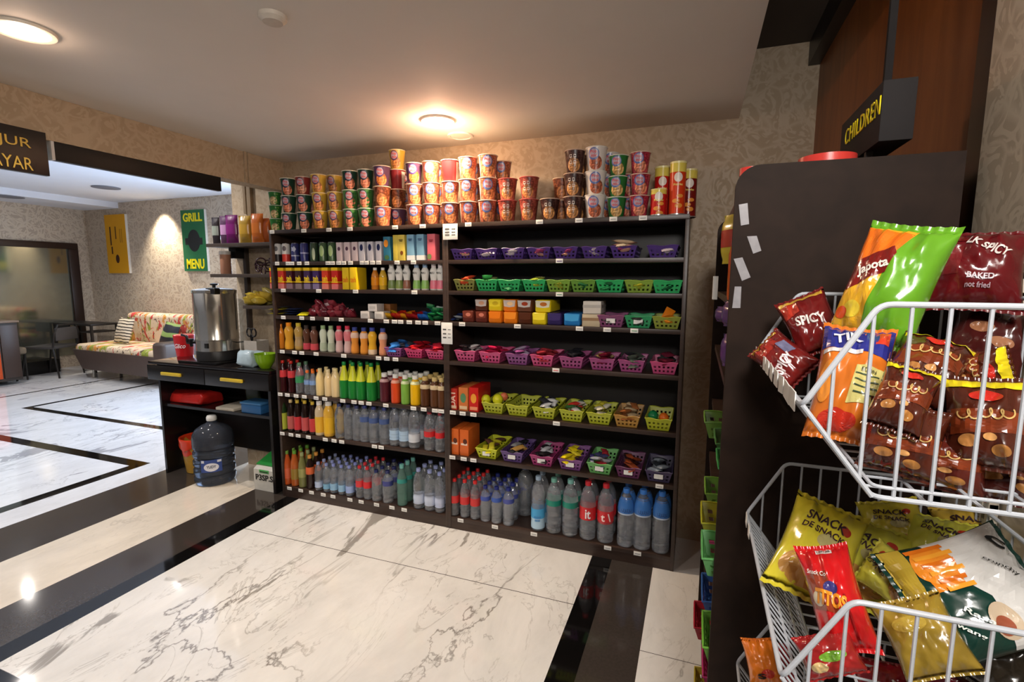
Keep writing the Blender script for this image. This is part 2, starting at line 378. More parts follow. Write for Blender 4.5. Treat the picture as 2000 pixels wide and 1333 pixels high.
# signs and black valance hanging in the opening
def text_part(name,s,w,h,mt,parent,loc,rot,**k):
    return put(name,fit_text(s,w,h,**k),mt,parent,loc,rot)
GOLD=mat((196,160,70),.35); YEL=mat((250,225,20),.5); 
t=thing('hanging_sign','black hanging sign with gold capitals, cut off at left edge of photo','sign',(-2.70,0,0))
ya,yb=1.0,at(90,300,'X',-2.7)[1]
za=at(20,255,'X',-2.7)[2]; zb=at(20,333,'X',-2.7)[2]
b=B(); box(b,-.012,.012,ya-.5,yb,zb,za+.02,.002); put('board',b,mat((16,13,13),.4),t)
p1=at(60,284,'X',-2.688); p2=at(64,322,'X',-2.688)
for s,p,w_ in (('SUJUR',p1,.185),('BAYAR',p2,.165)):
    text_part('lettering',s,w_,.050,GOLD,t,(.0125,p[1]-w_/2,p[2]),(PI/2,0,PI/2),ext=.002)
for yy_ in (yb-.25,yb-.6): b=B(); tube(b,[(-.09,yy_,za-.01),(0,yy_,za-.01)],.004); put('hanger',b,mat((60,60,60),.3,.8),t)
y0=at(106,290,'X',XL)[1]; y1v=at(432,360,'X',XL)[1]
t=thing('valance','long plain black valance board fixed under the papered beam','valance',(XL,0,0))
b=B(); box(b,-.03,-.0,y0,y1v,at(106,313,'X',XL)[2],2.094,.002); put('board',b,mat((10,9,10),.5),t)
b=B(); box(b,-.031,.001,y0-.012,y0,at(106,313,'X',XL)[2],2.094); put('end_cap',b,mat((200,200,200),.4),t)
b=B(); tube(b,[(-.06+XL,y0-.11,2.045),(-.06+XL,y0-.02,2.045)],.045,16); box(b,XL-.09,XL-.03,y0-.08,y0-.05,2.06,2.0955); tag(put('shutter_roller',b,mat((150,148,140),.3,.6)),'short grey metal roller showing between the sign and the valance','roller')
# conduit on back wall stub
p=at(484,300,'Y',YW)
xc=at(487,380,'Y',YW)[0]
t=thing('wall_conduit','beige vertical cable trunking on the wallpaper left of the shelves','trunking',(xc,YW,0))
b=B(); box(b,-.045,-.02,-.02,0,1.95,ZL-.01,.002); box(b,.0,.035,-.028,0,1.9,ZL-.01,.002); put('trunking',b,mat((140,120,95),.5),t)
b=B(); box(b,-.025,.045,-.035,0,1.83,1.9,.004); put('socket',b,mat((190,175,150),.4),t)
# ---- posters in the lobby
def poster(name,label,pa,pb,color,side):
    A=at(*pa,'Y',YL); C=at(*pb,'Y',YL); x0,x1,z0,z1=A[0],C[0],C[2],A[2]
    t=thing(name,label,'poster',((x0+x1)/2,YL,(z0+z1)/2)); w,h=(x1-x0)/2,(z1-z0)/2
    b=B(); box(b,-w,w,-.04,0,-h,h,.003); put('canvas',b,mat((228,222,210),.6),t)
    b=B(); box(b,-w,w,-.0415,-.04,-h,h); put('print',b,mat(color,.6,ns=6,na=.05),t)
    return t,w,h
t,w,h=poster('cutlery_poster','tall yellow canvas poster with small dark cutlery drawings',(208,421),(258,534),(222,158,12),0)
b=B()
box(b,-.12*1.2,-.095*1.2,-.043,-.0415,-.02,.28); box(b,-.13,-.1,-.043,-.0415,-.16,-.04); 
box(b,-.01,.01,-.043,-.0415,.08,.28)
box(b,.1,.106,-.043,-.0415,.02,.24); box(b,.14,.146,-.043,-.0415,.02,.24)
put('cutlery_drawing',b,mat((70,32,14),.6),t)
pm=disc2(0,-.24,.045,.07); put('spoon_bowl',warp(pm,lambda x,y,z:(x+.0,-.0425,y)),mat((70,32,14),.6),t)
t,w,h=poster('grill_menu_poster','green canvas poster with a black pan and yellow capitals',(357,412),(411,530),(34,104,62),0)
text_part('lettering','GRILL',w*1.62,.13,YEL,t,(0,-.043,h*.76),(PI/2,0,0),bold=.03,ext=.002)
text_part('lettering','MENU',w*1.5,.15,YEL,t,(.0,-.043,-h*.76),(PI/2,0,0),bold=.03,ext=.002)
m1=disc2(0,0,w*.52,h*.36,30); b=B(); b.from_mesh(warp(m1,lambda x,y,z:(x,-.0425,y))); box(b,-w*.75,w*.72,-.0435,-.0415,-.06,.04)
put('pan_picture',b,mat((32,34,34),.5),t)
# ---- sofa
cream=mat((214,190,160),.9,ns=15)
def stroke_fabric():
    M,nt,P,N=nodes('sofa_fabric'); tc=N('TexCoord')
    base=lin((222,200,170)); prev=None
    col=None
    for i,(c,sc,lo,off) in enumerate((((200,70,64),3.2,.54,0),((150,160,60),2.6,.57,3),((215,150,70),2.8,.59,7),((80,60,50),8,.61,11))):
        mp=N('Mapping'); mp.inputs['Location'].default_value=(off,off*.7,0); mp.inputs['Rotation'].default_value=(.3,.2,.7); mp.inputs['Scale'].default_value=(2.2,.6,1.5)
        nt.links.new(tc.outputs['Object'],mp.inputs['Vector']); n=N('TexNoise',Scale=sc,Detail=3,Distortion=1.2); nt.links.new(mp.outputs[0],n.inputs['Vector'])
        r=ramp(nt,n.outputs['Fac'],[(lo,g(0)),(lo+.03,g(1))]); x=N('Mix'); x.data_type='RGBA'; nt.links.new(r.outputs[0],x.inputs['Factor'])
        if col is None: x.inputs['A'].default_value=base
        else: nt.links.new(col,x.inputs['A'])
        x.inputs['B'].default_value=lin(c); col=x.outputs['Result']
    nt.links.new(col,P.inputs['Base Color']); P.inputs['Roughness'].default_value=.9
    return M
FAB=stroke_fabric(); LEA=mat((78,66,60),.4,ns=12)
def soft(bm,x0,x1,y0,y1,z0,z1,bev=.05,taper=None):
    box(bm,x0,x1,y0,y1,z0,z1)
    es=bm.edges[:]; bmesh.ops.bevel(bm,geom=es,offset=bev,segments=4,affect='EDGES',profile=.5); return bm
t=thing('sofa','two seat sofa with paint stroke fabric and brown leather sides','sofa',(-7.55,5.0,0),-.06)
b=B(); prism(b,[(-1.12,.42),(1.0,.42),(1.0,.14),(-.9,.14)],-.42,.42); put('base',b,LEA,t)
b=B(); soft(b,-1.10,.78,-.40,.25,.36,.50,.05); put('seat_cushion',b,FAB,t)
b=B(); soft(b,-.88,1.0,.20,.42,.44,.94,.07); put('backrest',b,FAB,t)
b=B(); soft(b,.80,1.04,-.44,.30,.18,.62,.05); put('armrest',b,LEA,t)
for x,y in ((-.8,-.33),(.85,-.33),(-.8,.33),(.85,.33)):
    b=B(); tube(b,[(x,y,.0),(x*.98,y,.14)],.022,10); put('leg',b,mat((170,165,155),.25,.9),t)
def cushion(loc,rot,size,label,m):
    b=B(); n=10
    P=[[None]*(n+1) for _ in range(n+1)]
    for s in (-1,1):
        V=[[b.verts.new((size*(i/n-.5)*(1-.08*(1-(2*j/n-1)**2)),s*size*.16*((1-(2*i/n-1)**2)*(1-(2*j/n-1)**2))**.5,size*(j/n-.5)*(1-.08*(1-(2*i/n-1)**2)))) for j in range(n+1)] for i in range(n+1)]
        for i in range(n):
            for j in range(n): b.faces.new((V[i][j],V[i+1][j],V[i+1][j+1],V[i][j+1]))
    bmesh.ops.remove_doubles(b,verts=b.verts[:],dist=.0005)
    return tag(put('throw_pillow',b,m,None,loc,rot),label,'pillow','sofa pillows')
def stripe_mat(ca,cb,scale=5):
    M,nt,P,N=nodes('stripes'); tc=N('TexCoord'); wv=N('TexWave',Scale=scale,Distortion=3,bands_direction='Z'); nt.links.new(tc.outputs['Object'],wv.inputs['Vector'])
    c=ramp(nt,wv.outputs['Fac'],[(.25,lin(ca)),(.35,lin(cb))]); nt.links.new(c.outputs[0],P.inputs['Base Color']); return M
cushion((-7.98,4.95,.70),(-.3,0,-.1),.40,'cream pillow with dark scribbles on the sofa',stripe_mat((60,50,40),(226,210,184),7))
cushion((-7.12,5.02,.665),(-.35,.1,-.1),.36,'dark pillow with pale green motif on the sofa',stripe_mat((140,165,90),(30,30,40),2))
# ---- lobby desk, chairs, cabinet
FR=mat((34,30,28),.4)
p=at(160,628,'Z',.76)
t=thing('desk','dark slim desk under the end of the mirror beside the sofa','desk',(-9.2,5.15,0),0)
b=B(); box(b,-.5,.45,-.2,.2,.73,.76,.004); put('desktop',b,FR,t)
b=B(); box(b,-.47,-.1,-.19,-.17,.60,.73,.003); put('modesty_panel',b,FR,t)
b=B(); box(b,.12,.42,-.18,.18,.62,.64); put('shelf',b,FR,t)
for x,y in ((-.48,-.18),(.43,-.18),(-.48,.18),(.43,.18)):
    b=B(); box(b,x-.015,x+.015,y-.015,y+.015,0,.73); put('leg',b,FR,t)
def metal_chair(loc,rz,label,pad):
    t=thing('metal_chair',label,'chair',loc,rz,'lobby metal chairs')
    b=B(); box(b,-.22,.22,-.21,.21,.43,.47,.015); put('seat',b,pad,t)
    b=B(); tube(b,[(-.21,.2,.45),(-.21,.24,.66),(-.15,.25,.78),(.15,.25,.78),(.21,.24,.66),(.21,.2,.45)],.012); put('back_frame',b,FR,t)
    b=B(); box(b,-.19,.19,.225,.245,.55,.74,.01); put('backrest',b,pad,t)
    for s in (-1,1):
        b=B(); tube(b,[(s*.21,-.2,.43),(s*.22,-.24,.22),(s*.23,-.28,0)],.012); put('leg',b,FR,t)
        b=B(); tube(b,[(s*.21,.2,.43),(s*.22,.26,0)],.012); put('leg',b,FR,t)
metal_chair((-9.08,4.60,0),-1.2,'dark metal chair left of the desk facing the room',mat((70,66,64),.5))
t=thing('padded_stool','beige padded stool between the orange cabinet and the metal chair','stool',(-9.2,4.2,0))
b=B(); soft(b,-.17,.17,-.08,.08,.38,.48,.03); put('seat',b,mat((120,104,84),.8),t)
for x in (-.14,.14):
    for y in (-.06,.06): b=B(); tube(b,[(x,y,0),(x,y,.40)],.012); put('leg',b,FR,t)
p=at(15,760,'Z',.1)
t=thing('cabinet','orange low cabinet at the left edge of the photo','cabinet',(-9.1,3.9,0))
b=B(); box(b,-.28,.28,-.55,.2,.06,.86,.008); put('body',b,mat((60,52,46),.5),t)
b=B(); box(b,.281,.296,-.54,-.02,.1,.83,.004); put('door',b,mat((196,74,26),.4),t)
b=B(); box(b,.281,.296,.0,.19,.1,.83,.004); put('door',b,mat((60,44,36),.4),t)
b=B(); box(b,-.29,.31,-.56,.21,.86,.885,.003); put('top',b,mat((120,100,84),.4),t)
t=thing('glass_display','pale panelled display frame at far left in front of mirror','display',(-9.3,3.7,1.0))
b=B(); box(b,-.03,.03,-.6,.42,.05,.9,.02); put('panel',b,mat((176,186,180),.2,ns=5),t)
b=B(); 
for z in (.3,.58): box(b,.031,.036,-.6,.42,z,z+.012)
put('divider',b,mat((60,70,80),.3),t)
b=B(); box(b,-.02,.02,-.4,-.34,-.115,.06); box(b,-.02,.02,.2,.26,-.115,.06); put('foot',b,FR,t)
# ================================================================ SHELVING UNITS
BZ={1:1.78,2:1.58,3:1.409,4:1.235,5:1.010,6:.722,7:.453,8:.074}
XA,XM,XB=-2.592,-1.3275,-.049
YBK=2.868
TH=.022
LEV={1:'top',2:'second',3:'third',4:'fourth',5:'fifth',6:'sixth',7:'seventh',8:'bottom'}
TAGM=mat((232,230,224),.5); TAGP=mat((240,240,236),.5)
units={}
for nm,x0,x1,side in (('left',XA,XM,'left'),('right',XM,XB,'right')):
    t=thing('shelving_unit',f'dark brown {nm} half of the tall open shelving, holding '+('drinks and cartons' if nm=='left' else 'rows of coloured trays'),'shelving',((x0+x1)/2,YF,0))
    cx=(x0+x1)/2; units[nm]=t
    for xa,xb in ((x0,x0+.018),(x1-.018,x1)):
        b=B(); box(b,xa-cx,xb-cx,0,YBK-YF,0,1.757,.001); put('side_panel',b,M_SHELF,t)
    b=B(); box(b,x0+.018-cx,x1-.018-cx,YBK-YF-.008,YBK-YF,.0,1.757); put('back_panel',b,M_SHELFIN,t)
    b=B(); box(b,x0+.018-cx,x1-.018-cx,.002,.02,0,BZ[8]-TH); put('plinth',b,M_SHELF,t)
    for k,z in BZ.items():
        b=B()
        if k==1: box(b,x0-cx,x1-cx,-.002,YBK-YF,z-TH,z,.001)
        else: box(b,x0+.018-cx,x1-.018-cx,.001,YBK-YF-.008,z-TH,z,.001)
        units[nm,k]=put('shelf_board',b,M_SHELF,t)
# price tags clipped on the board edges: (photo x, level, unit, width factor)
tagm=me(box(B(),-.019,.019,-.0035,-.0015,-.010,.012,.0008),'price_tag')
tagl=me(box(B(),-.013,.013,-.0042,-.0034,-.002,.002),'tag_print')
def ptag(px,k,unit,wf=1,dz=0,col=None,rz=0):
    z=BZ[k]-.012+dz; X=at(px,  750,'Y',YF)[0]
    # x on the board line: solve with the board height
    for _ in range(4):
        d=(Vector((X,YF,z))-CAM); zc=d.dot(fw); py=666.5-FPX*d.dot(up)/zc; X=at(px,py,'Y',YF)[0]
    o=put('price_tag',tagm,TAGM,units[unit,k],(X-units[unit].location.x,-.0005,z)); o.scale=(wf,1,1); o.rotation_euler=(0,rz,0)
    if wf<1.5:
        q=put('tag_print',tagl,mat(col or (150,150,150),.6),None,None)
        q.parent=units[unit,k]; q.location=o.location; q.name='tag_print'
for px in (532,594,643,684,772,826): ptag(px,1,'left')
for px in (915,1054,1131,1198,1256): ptag(px,1,'right')
for px in (542,563,571,585,600,641,650,662,672,685,708,716,728,740,776,808): ptag(px,2,'left',.9)
for px in (554,623,695,810): ptag(px,3,'left')
for px in (554,590,611,639,667,724,755,771,783,800,817,831,855): ptag(px,4,'left',.95)
for px in (552,576,590,618,672,740,756,773): ptag(px,5,'left')
for px in (548,562,579,595,618,635,670,692,706,721,754,808,828,850,862): ptag(px,6,'left')
for px in (552,569,583,603,636,653,668,732,745): ptag(px,7,'left')
for px in (1093,): ptag(px,2,'right',1,0,(80,50,120))
ptag(1093,3,'right',1,0,(60,130,90))
for px,c in ((903,None),(1011,None),(1132,None),(1186,None),(1239,(80,150,110))): ptag(px,4,'right',1,0,c)
ptag(1086,5,'right',1,0,(220,80,90))
for px in (885,904,925,1087): ptag(px,6,'right')
for px in (884,906,925,1288): ptag(px,7,'right')
floor_tags=[('left',x) for x in (566,588,609,632,651,684,706,736,766,790)]+[('right',x) for x in (900,967,1043,1187,1245)]
for u_,px in floor_tags: ptag(px,8,u_,1.0)
# two notices hanging on the divider
for (pa,pb),lab in ((((865,438),(894,468)),'white price notice taped at top of the divider between both shelving halves'),(((862,630),(884,673)),'white QR payment card on the divider halfway up')):
    A=at(*pa,'Y',YF-.006); C=at(*pb,'Y',YF-.006); w=(C[0]-A[0])/2; h=(A[2]-C[2])/2
    t=thing('notice_card',lab.replace('QR payment ','printed '),'notice',((A[0]+C[0])/2,YF-.006,(A[2]+C[2])/2))
    b=B(); box(b,-w,w,-.002,0,-h,h,.0005); put('card',b,TAGP,t)
    b=B()
    if h<.07:
        for i,z in enumerate((.35,-.05,-.4)): box(b,-w*.7,-w*.1,-.0028,-.002,h*z-.004,h*z+.004); box(b,w*.2,w*.7,-.0028,-.002,h*z-.002,h*z+.002)
    else:
        for z in (-.1,-.25,-.4,-.55,-.7): box(b,-w*.6,w*.6,-.0028,-.002,h*z-.002,h*z+.002)
    put('print',b,mat((90,90,90),.6),t)
# ================================================================ PRODUCT BUILDERS
def zpx(px,py,Y): return at(px,py,'Y',Y)[2]
def ximg(px,Y,z):
    X=at(px,700,'Y',Y)[0]
    for _ in range(4):
        d=(Vector((X,Y,z))-CAM); zc=d.dot(fw); py=666.5-FPX*d.dot(up)/zc; X=at(px,py,'Y',Y)[0]
    return X
CACHE={}
def cached(key,fn):
    if key not in CACHE: CACHE[key]=fn()
    return CACHE[key]
# ---- instant noodle cups
CR,CH=.050,.112
def cup_profile(h,r): return [(r*.70,0),(r*.72,.002),(r*.97,h*.955)]
def wrapc(mesh,rad,zoff=0,ang0=-PI/2,taper=None):
    """wrap flat art (x,y) round a vertical cylinder, facing -Y"""
    def f(x,y,z):
        R=(rad(y+zoff) if callable(rad) else rad)+.0005+abs(z); a=ang0+x/R
        return (R*math.cos(a),R*math.sin(a),y+zoff)
    return warp(mesh,f)
def cup_meshes(h,r):
    def mk():
        b=B(); lathe(b,cup_profile(h,r),32,caps=True); body=me(b,'cup_body')
        b=B(); lathe(b,[(r*.95,h*.95),(r*1.02,h*.955),(r*1.03,h*.975),(r*1.0,h*.985),(r*.97,h*.99)],32,caps=False); rim=me(b,'rim')
        b=B(); lathe(b,[(.0001,h*.985),(r*.98,h*.985),(r*1.0,h*.993),(.0001,h*.998)],32,caps=False); lid=me(b,'lid')
        rad=lambda y: r*(.72+.25*(y/h))+.0003
        art=wrapc(join2([disc2(0,0,r*.62,h*.30,20)]),rad,h*.33)
        ring=wrapc(disc2(-r*.18,0,r*.52,h*.25,20),lambda y: rad(y)+.0008,h*.68); inner=wrapc(disc2(-r*.16,h*.01,r*.42,h*.19,20),lambda y: rad(y)+.0013,h*.68); seam=wrapc(grid2(-r*1.22,-r*1.10,-h*.45,h*.45,2,4),rad,h*.48)
        t1=fit_text('Pop',r*.62,h*.15,bold=.02,sub=.12); t2=fit_text('mie',r*.55,h*.13,bold=.02,sub=.12)
        txt=wrapc(join2([warp(t1,lambda x,y,z:(x-r*.18,y+h*.075,z)),warp(t2,lambda x,y,z:(x-r*.14,y-h*.075,z))]),lambda y: rad(y)+.0019,h*.68)
        side=wrapc(grid2(r*.75,r*1.45,-h*.42,h*.42,8,4),rad,h*.47)
        han=B()
        rr=random.Random(3)
        for cx_ in (-.3,.1):
            for j in range(2):
                for kx,ky,kw,kh in ((0,0,.26,.03),(-.1,.05,.03,.1),(.1,.05,.03,.1),(0,.1,.2,.025),(.02,-.05,.03,.1)):
                    X0=r*(cx_+kx); Y0=h*(-.1+.26*j+ky); box(han,X0-r*kw/2,X0+r*kw/2,Y0-h*kh/2,Y0+h*kh/2,0,.0003)
        hm=bpy.data.meshes.new('h'); han.to_mesh(hm); han.free(); hm=wrapc(hm,lambda y: rad(y)+.0006,h*.5)
        leaf=wrapc(join2([disc2(r*x_,h*y_,r*.14,h*.06,10) for x_,y_ in ((.35,.3),(.55,.1),(.4,-.1),(.6,-.28),(.7,.3),(.35,-.32))]),lambda y: rad(y)+.0006,h*.5)
        return dict(inner=inner,seam=seam,body=body,rim=rim,lid=lid,art=art,ring=ring,txt=txt,side=side,han=hm,leaf=leaf)
    return cached(('cup',round(h,3),round(r,3)),mk)
GL=.28
def MOT(c,r=.32): return mottled(c)
def mottled(c):
    if ('mot',c) in CACHE: return CACHE['mot',c]
    M,nt,P,N=nodes('printed_food'); tc=N('TexCoord'); n=N('TexNoise',Scale=48,Detail=3,Distortion=1.5); nt.links.new(tc.outputs['Object'],n.inputs['Vector'])
    l=lin(c); r=ramp(nt,n.outputs['Fac'],[(.33,tuple(x*.45 for x in l[:3])),(.5,l),(.66,(min(1,l[0]*1.7+.05),min(1,l[1]*1.8+.04),min(1,l[2]*1.9+.03)))])
    nt.links.new(r.outputs[0],P.inputs['Base Color']); P.inputs['Roughness'].default_value=.32; CACHE['mot',c]=M; return M
def G(c,r=GL): return mat(c,r,ns=25,na=.08)
CUPK={ # body, rim, picture, ring colour, style, words
 'dgreen':((34,66,50),(225,220,205),(190,110,80),(30,40,70),'pop','dark green noodle cup'),
 'green':((76,126,66),(225,222,205),(200,120,90),(60,60,70),'pop','bright green noodle cup'),
 'leaf':((44,110,48),(225,222,205),(200,170,120),None,'leaf','leafy green noodle cup'),
 'red':((140,50,46),(230,210,190),(180,120,90),(60,40,60),'pop','red noodle cup'),
 'yellow':((198,160,60),(235,215,170),(190,120,60),(90,50,90),'pop','yellow noodle cup'),
 'orange':((150,78,56),(206,180,160),(176,108,64),(60,70,130),'pop','orange cup with blue ring'),
 'grape':((88,56,80),(225,200,180),(196,110,50),(70,50,110),'pop','purple noodle cup'),
 'brown':((110,52,28),(225,195,165),(180,110,60),None,'plain','brown noodle cup'),
 'redside':((134,40,42),(235,215,195),None,None,'side','red cup with blank white side'),
 'hangul':((134,56,44),(190,70,66),(170,104,56),None,'han','red brown cup with white characters'),
 'dark':((58,28,24),(200,170,150),(176,120,66),None,'han','dark brown cup with white characters'),
 'white':((222,212,204),(235,230,222),(170,90,60),(50,80,150),'pop','white cup with blue ring'),
 'beige':((214,196,160),(235,230,222),(150,90,60),None,'plain','pale beige noodle cup'),
 'lime':((40,110,50),(230,225,215),(190,150,90),(70,110,140),'pop','green cup with blue ring'),
 'crimson':((160,40,60),(225,200,180),(200,120,90),(60,70,120),'pop','crimson cup with blue ring')}
def cup(kind,loc,label,h=CH,r=CR,rz=0,grp='noodle cups stacked on top of the shelving'):
    bc,rc,pc,gc,st,_=CUPK[kind]; m_=cup_meshes(h,r)
    t=thing('noodle_cup',label,'noodle cup',loc,rz,grp)
    put('cup_body',m_['body'],MOT(bc) if kind in ('orange','hangul','dark','brown','crimson') else G(bc),t); put('rim',m_['rim'],G(rc),t); put('lid',m_['lid'],G((222,214,200)),t)
    if pc: put('picture',m_['art'],MOT(pc),t)
    if st=='pop':
        put('logo_centre',m_['inner'],G((176,160,176)),t); put('seam',m_['seam'],G((224,206,190)),t)
        put('logo',m_['ring'],G((90,110,170) if kind in('orange','white','lime','crimson') else gc),t); put('lettering',m_['txt'],G((206,70,64)),t)
    if st=='side': put('side_panel',m_['side'],G((214,200,185)),t)
    if st=='han': put('lettering',m_['han'],G((235,225,215)),t)
    if st=='leaf' : put('leaf_print',m_['leaf'],G((110,160,70)),t)
    if kind=='green': put('leaf_print',m_['leaf'],G((50,120,50)),t)
    return t
NAMEPOS={'bottom':'bottom of','middle':'middle of','top':'top of'}
stacks=[(541,'leaf leaf leaf',.086,.041,.10),(567,'dgreen dgreen dgreen',.108,.047,.05),(597,'dgreen dgreen red',.108,.048,.05),(627,'yellow yellow yellow',.110,.049,.05),
 (657,'yellow yellow',.110,.048,.055),(687,'green green dgreen',.112,.049,.05),(717,'green green dgreen',.112,.049,.05),(748,'orange brown grape',.116,.051,.05),
 (811,'orange orange grape',.116,.051,.05),(844,'orange orange orange',.116,.052,.05),(880,'orange orange redside',.116,.052,.05),(915,'orange orange orange',.118,.053,.05),(953,'orange orange orange',.119,.053,.05),
 (991,'hangul hangul',.113,.052,.05),(1033,'hangul hangul',.113,.052,.05),(1074,'dark',.110,.052,.05),(1120,'dark dark dark',.114,.053,.05),(1162,'white white white',.116,.055,.05),(1204,'lime lime lime',.100,.049,.05),(1247,'crimson crimson crimson',.102,.050,.05)]
for i,(px,ks,h,r,dy) in enumerate(stacks):
    ks=ks.split(); Y=YF+.012+CR+ (.0 if dy==.05 else dy-.05); X=ximg(px,Y,1.78)
    for j,k in enumerate(ks):
        pos='alone' if len(ks)==1 else ('bottom' if j==0 else ('top' if j==len(ks)-1 else 'middle'))
        lab=f"{CUPK[k][5]}, "+(f"{pos} of the {ORD[i]} front stack from left" if pos!='alone' else f"standing singly, {ORD[i]} in the front row from left")
        cup(k,(X+RND.uniform(-.002,.002),Y+RND.uniform(-.002,.002),1.78+j*h*.998),lab,h,r,RND.uniform(-.12,.12)+ -math.atan2(-X,Y)*.0+ (.5 if X<-1 else .2))
backs=[(657,'yellow yellow yellow',.16,'behind the short yellow stack'),(779,'grape brown redside yellow',.15,'after the eighth front stack'),(797,'orange orange red',.26,'far behind the ninth front stack'),(982,'orange orange orange',.16,'behind the tall orange stack'),(1096,'brown brown',.15,'behind the single dark cup'),(1128,'dark dark dark',.17,'behind the tall dark stack'),(1188,'white white white',.17,'behind the white and green stacks'),
 (860,'orange orange orange',.16,'behind the tenth front stack'),(930,'orange orange orange',.17,'behind the twelfth front stack'),(612,'yellow dgreen',.17,'behind the third front stack'),(700,'green green',.17,'behind the sixth front stack'),(1228,'crimson crimson',.17,'behind the last cup stack')]
for px,ks,dy,ph in backs:
    Y=YF+dy; X=ximg(px,Y,1.78); ks=ks.split()
    for j,k in enumerate(ks):
        pos=['lowest','second','third','fourth'][j]
        h=.113 if k!='yellow' else .108
        cup(k,(X,Y,1.78+j*.1135),f"{CUPK[k][5]}, {pos} in the stack {ph}",.1135,.049,.3,'noodle cups in the second row')
# ---- chip cans
def chipcan(px,h,col,lab,dy=.045,second=None):
    Y=YF+dy; X=ximg(px,Y,1.78); r=.037
    t=thing('chip_can',lab,'chip can',(X,Y,1.78),.1,'red chip cans on top of the right unit')
    b=B(); lathe(b,[(r,0),(r,h*.86)],32); put('can_body',b,G(col,.25),t)
    b=B(); lathe(b,[(r*1.003,h*.80),(r*1.004,h*.965)],32); put('top_band',b,G((226,206,90),.25),t)
    b=B(); lathe(b,[(r*1.03,h*.965),(r*1.04,h),(r*.9,h*1.0),(.0001,h*.996)],32); put('lid',b,mat((235,225,160),.3),t)
    b=B(); lathe(b,[(r*1.03,0),(r*1.03,.006)],32); put('base_rim',b,mat((180,180,180),.3,.8),t)
    put('logo',wrapc(disc2(0,0,.020,.022,16),r+.0004,h*.70),G((236,226,214)),t)
    put('lettering',wrapc(fit_text('Pringles',.044,.014,bold=.02,sub=.12),r+.0008,h*.56),G((245,225,120)),t)
    put('picture',wrapc(join2([disc2(-.008,.0,.018,.010,12),disc2(.010,.022,.016,.009,12),disc2(.006,-.022,.018,.011,12)]),r+.0004,h*.26),G((232,150,60)),t)
chipcan(1285,.125,(196,30,26),'short red chip can with yellow lid, front left beside crimson cups')
chipcan(1291,.245,(196,30,26),'tall red chip can right behind the short one',.125)
chipcan(1321,.245,(214,62,24),'tall orange red chip can at the right end of the shelf top')
chipcan(1343,.23,(120,26,22),'dark red chip can hidden behind the rightmost can',.16)
# ---- generic boxes / cartons
def carton(name,label,cat,loc,w,d,h,col,rz=0,grp=None,bands=(),text=None,gable=False,parts=()):
    t=thing(name,label,cat,loc,rz,grp)
    def mk():
        b=B()
        if gable:
            prism(b,[(-d/2,0),(d/2,0),(d/2,h*.9),(0,h*.985),(-d/2,h*.9)],-w/2,w/2,'YZ'); 
        else: box(b,-w/2,w/2,-d/2,d/2,0,h,.0012)
        return me(b,'carton_body',.3)
    put('carton_body',cached(('ct',w,d,h,gable),mk),G(col,.35),t)
    for (z0,z1,c) in bands:
        put('band',cached(('bd',w,d,h,z0,z1),lambda:me(box(B(),-w/2-.0006,w/2+.0006,-d/2-.0006,d/2+.0006,h*z0,h*z1),'band')),G(c,.35),t)
    if text:
        s,z,tw,th,c=text
        put('lettering',cached(('tx',s,tw,th),lambda:fit_text(s,tw,th,bold=.02)),G(c),t,(0,-d/2-.0016,h*z),(PI/2,0,0))
    for kind,x,z,rx,rz_,c in parts:
        put('picture',cached(('dc',rx,rz_),lambda:disc2(0,0,rx,rz_,20)),G(c),t,(x,-d/2-.0012,h*z),(PI/2,0,0))
    return t
def can(label,loc,r,h,col,bands=(),text=None,parts=(),grp=None,rz=0,cat='drink can',name='drink_can'):
    t=thing(name,label,cat,loc,rz,grp)
    put('can_body',cached(('can',r,h),lambda:me(lathe(B(),[(r*.8,0),(r,h*.04),(r,h*.93),(r*.84,h*.985),(r*.84,h)],24),'can_body')),G(col,.25),t)
    put('can_lid',cached(('canl',r,h),lambda:me(lathe(B(),[(r*.86,h*.985),(r*.87,h*1.005),(r*.80,h*1.004),(r*.78,h*.992),(.0001,h*.992)],24,caps=False),'can_lid')),mat((190,192,196),.25,.9),t)
    for z0,z1,c in bands: put('band',cached(('canb',r,h,z0,z1),lambda:me(lathe(B(),[(r*1.006,h*z0),(r*1.006,h*z1)],24,caps=False),'band')),G(c,.25),t)
    for kind,x,z,rx,rzz,c in parts: put('picture',cached(('cand',r,h,x,z,rx,rzz,kind),lambda:wrapc(disc2(x,0,rx,rzz,5 if kind=='star' else 16),r*1.01,h*z)),G(c),t)
    if text:
        s,z,tw,th,c=text; put('lettering',cached(('cant',r,h,s,z),lambda:wrapc(fit_text(s,tw,th,bold=.02,sub=.15),r*1.012,h*z)),G(c),t)
    return t
C1=lambda cx:500+cx/4.76
grp2='cans and cartons on the second shelf of the left unit'
def place(px,k,dy): 
    Y=YF+dy; return (ximg(px,Y,BZ[k]),Y,BZ[k])
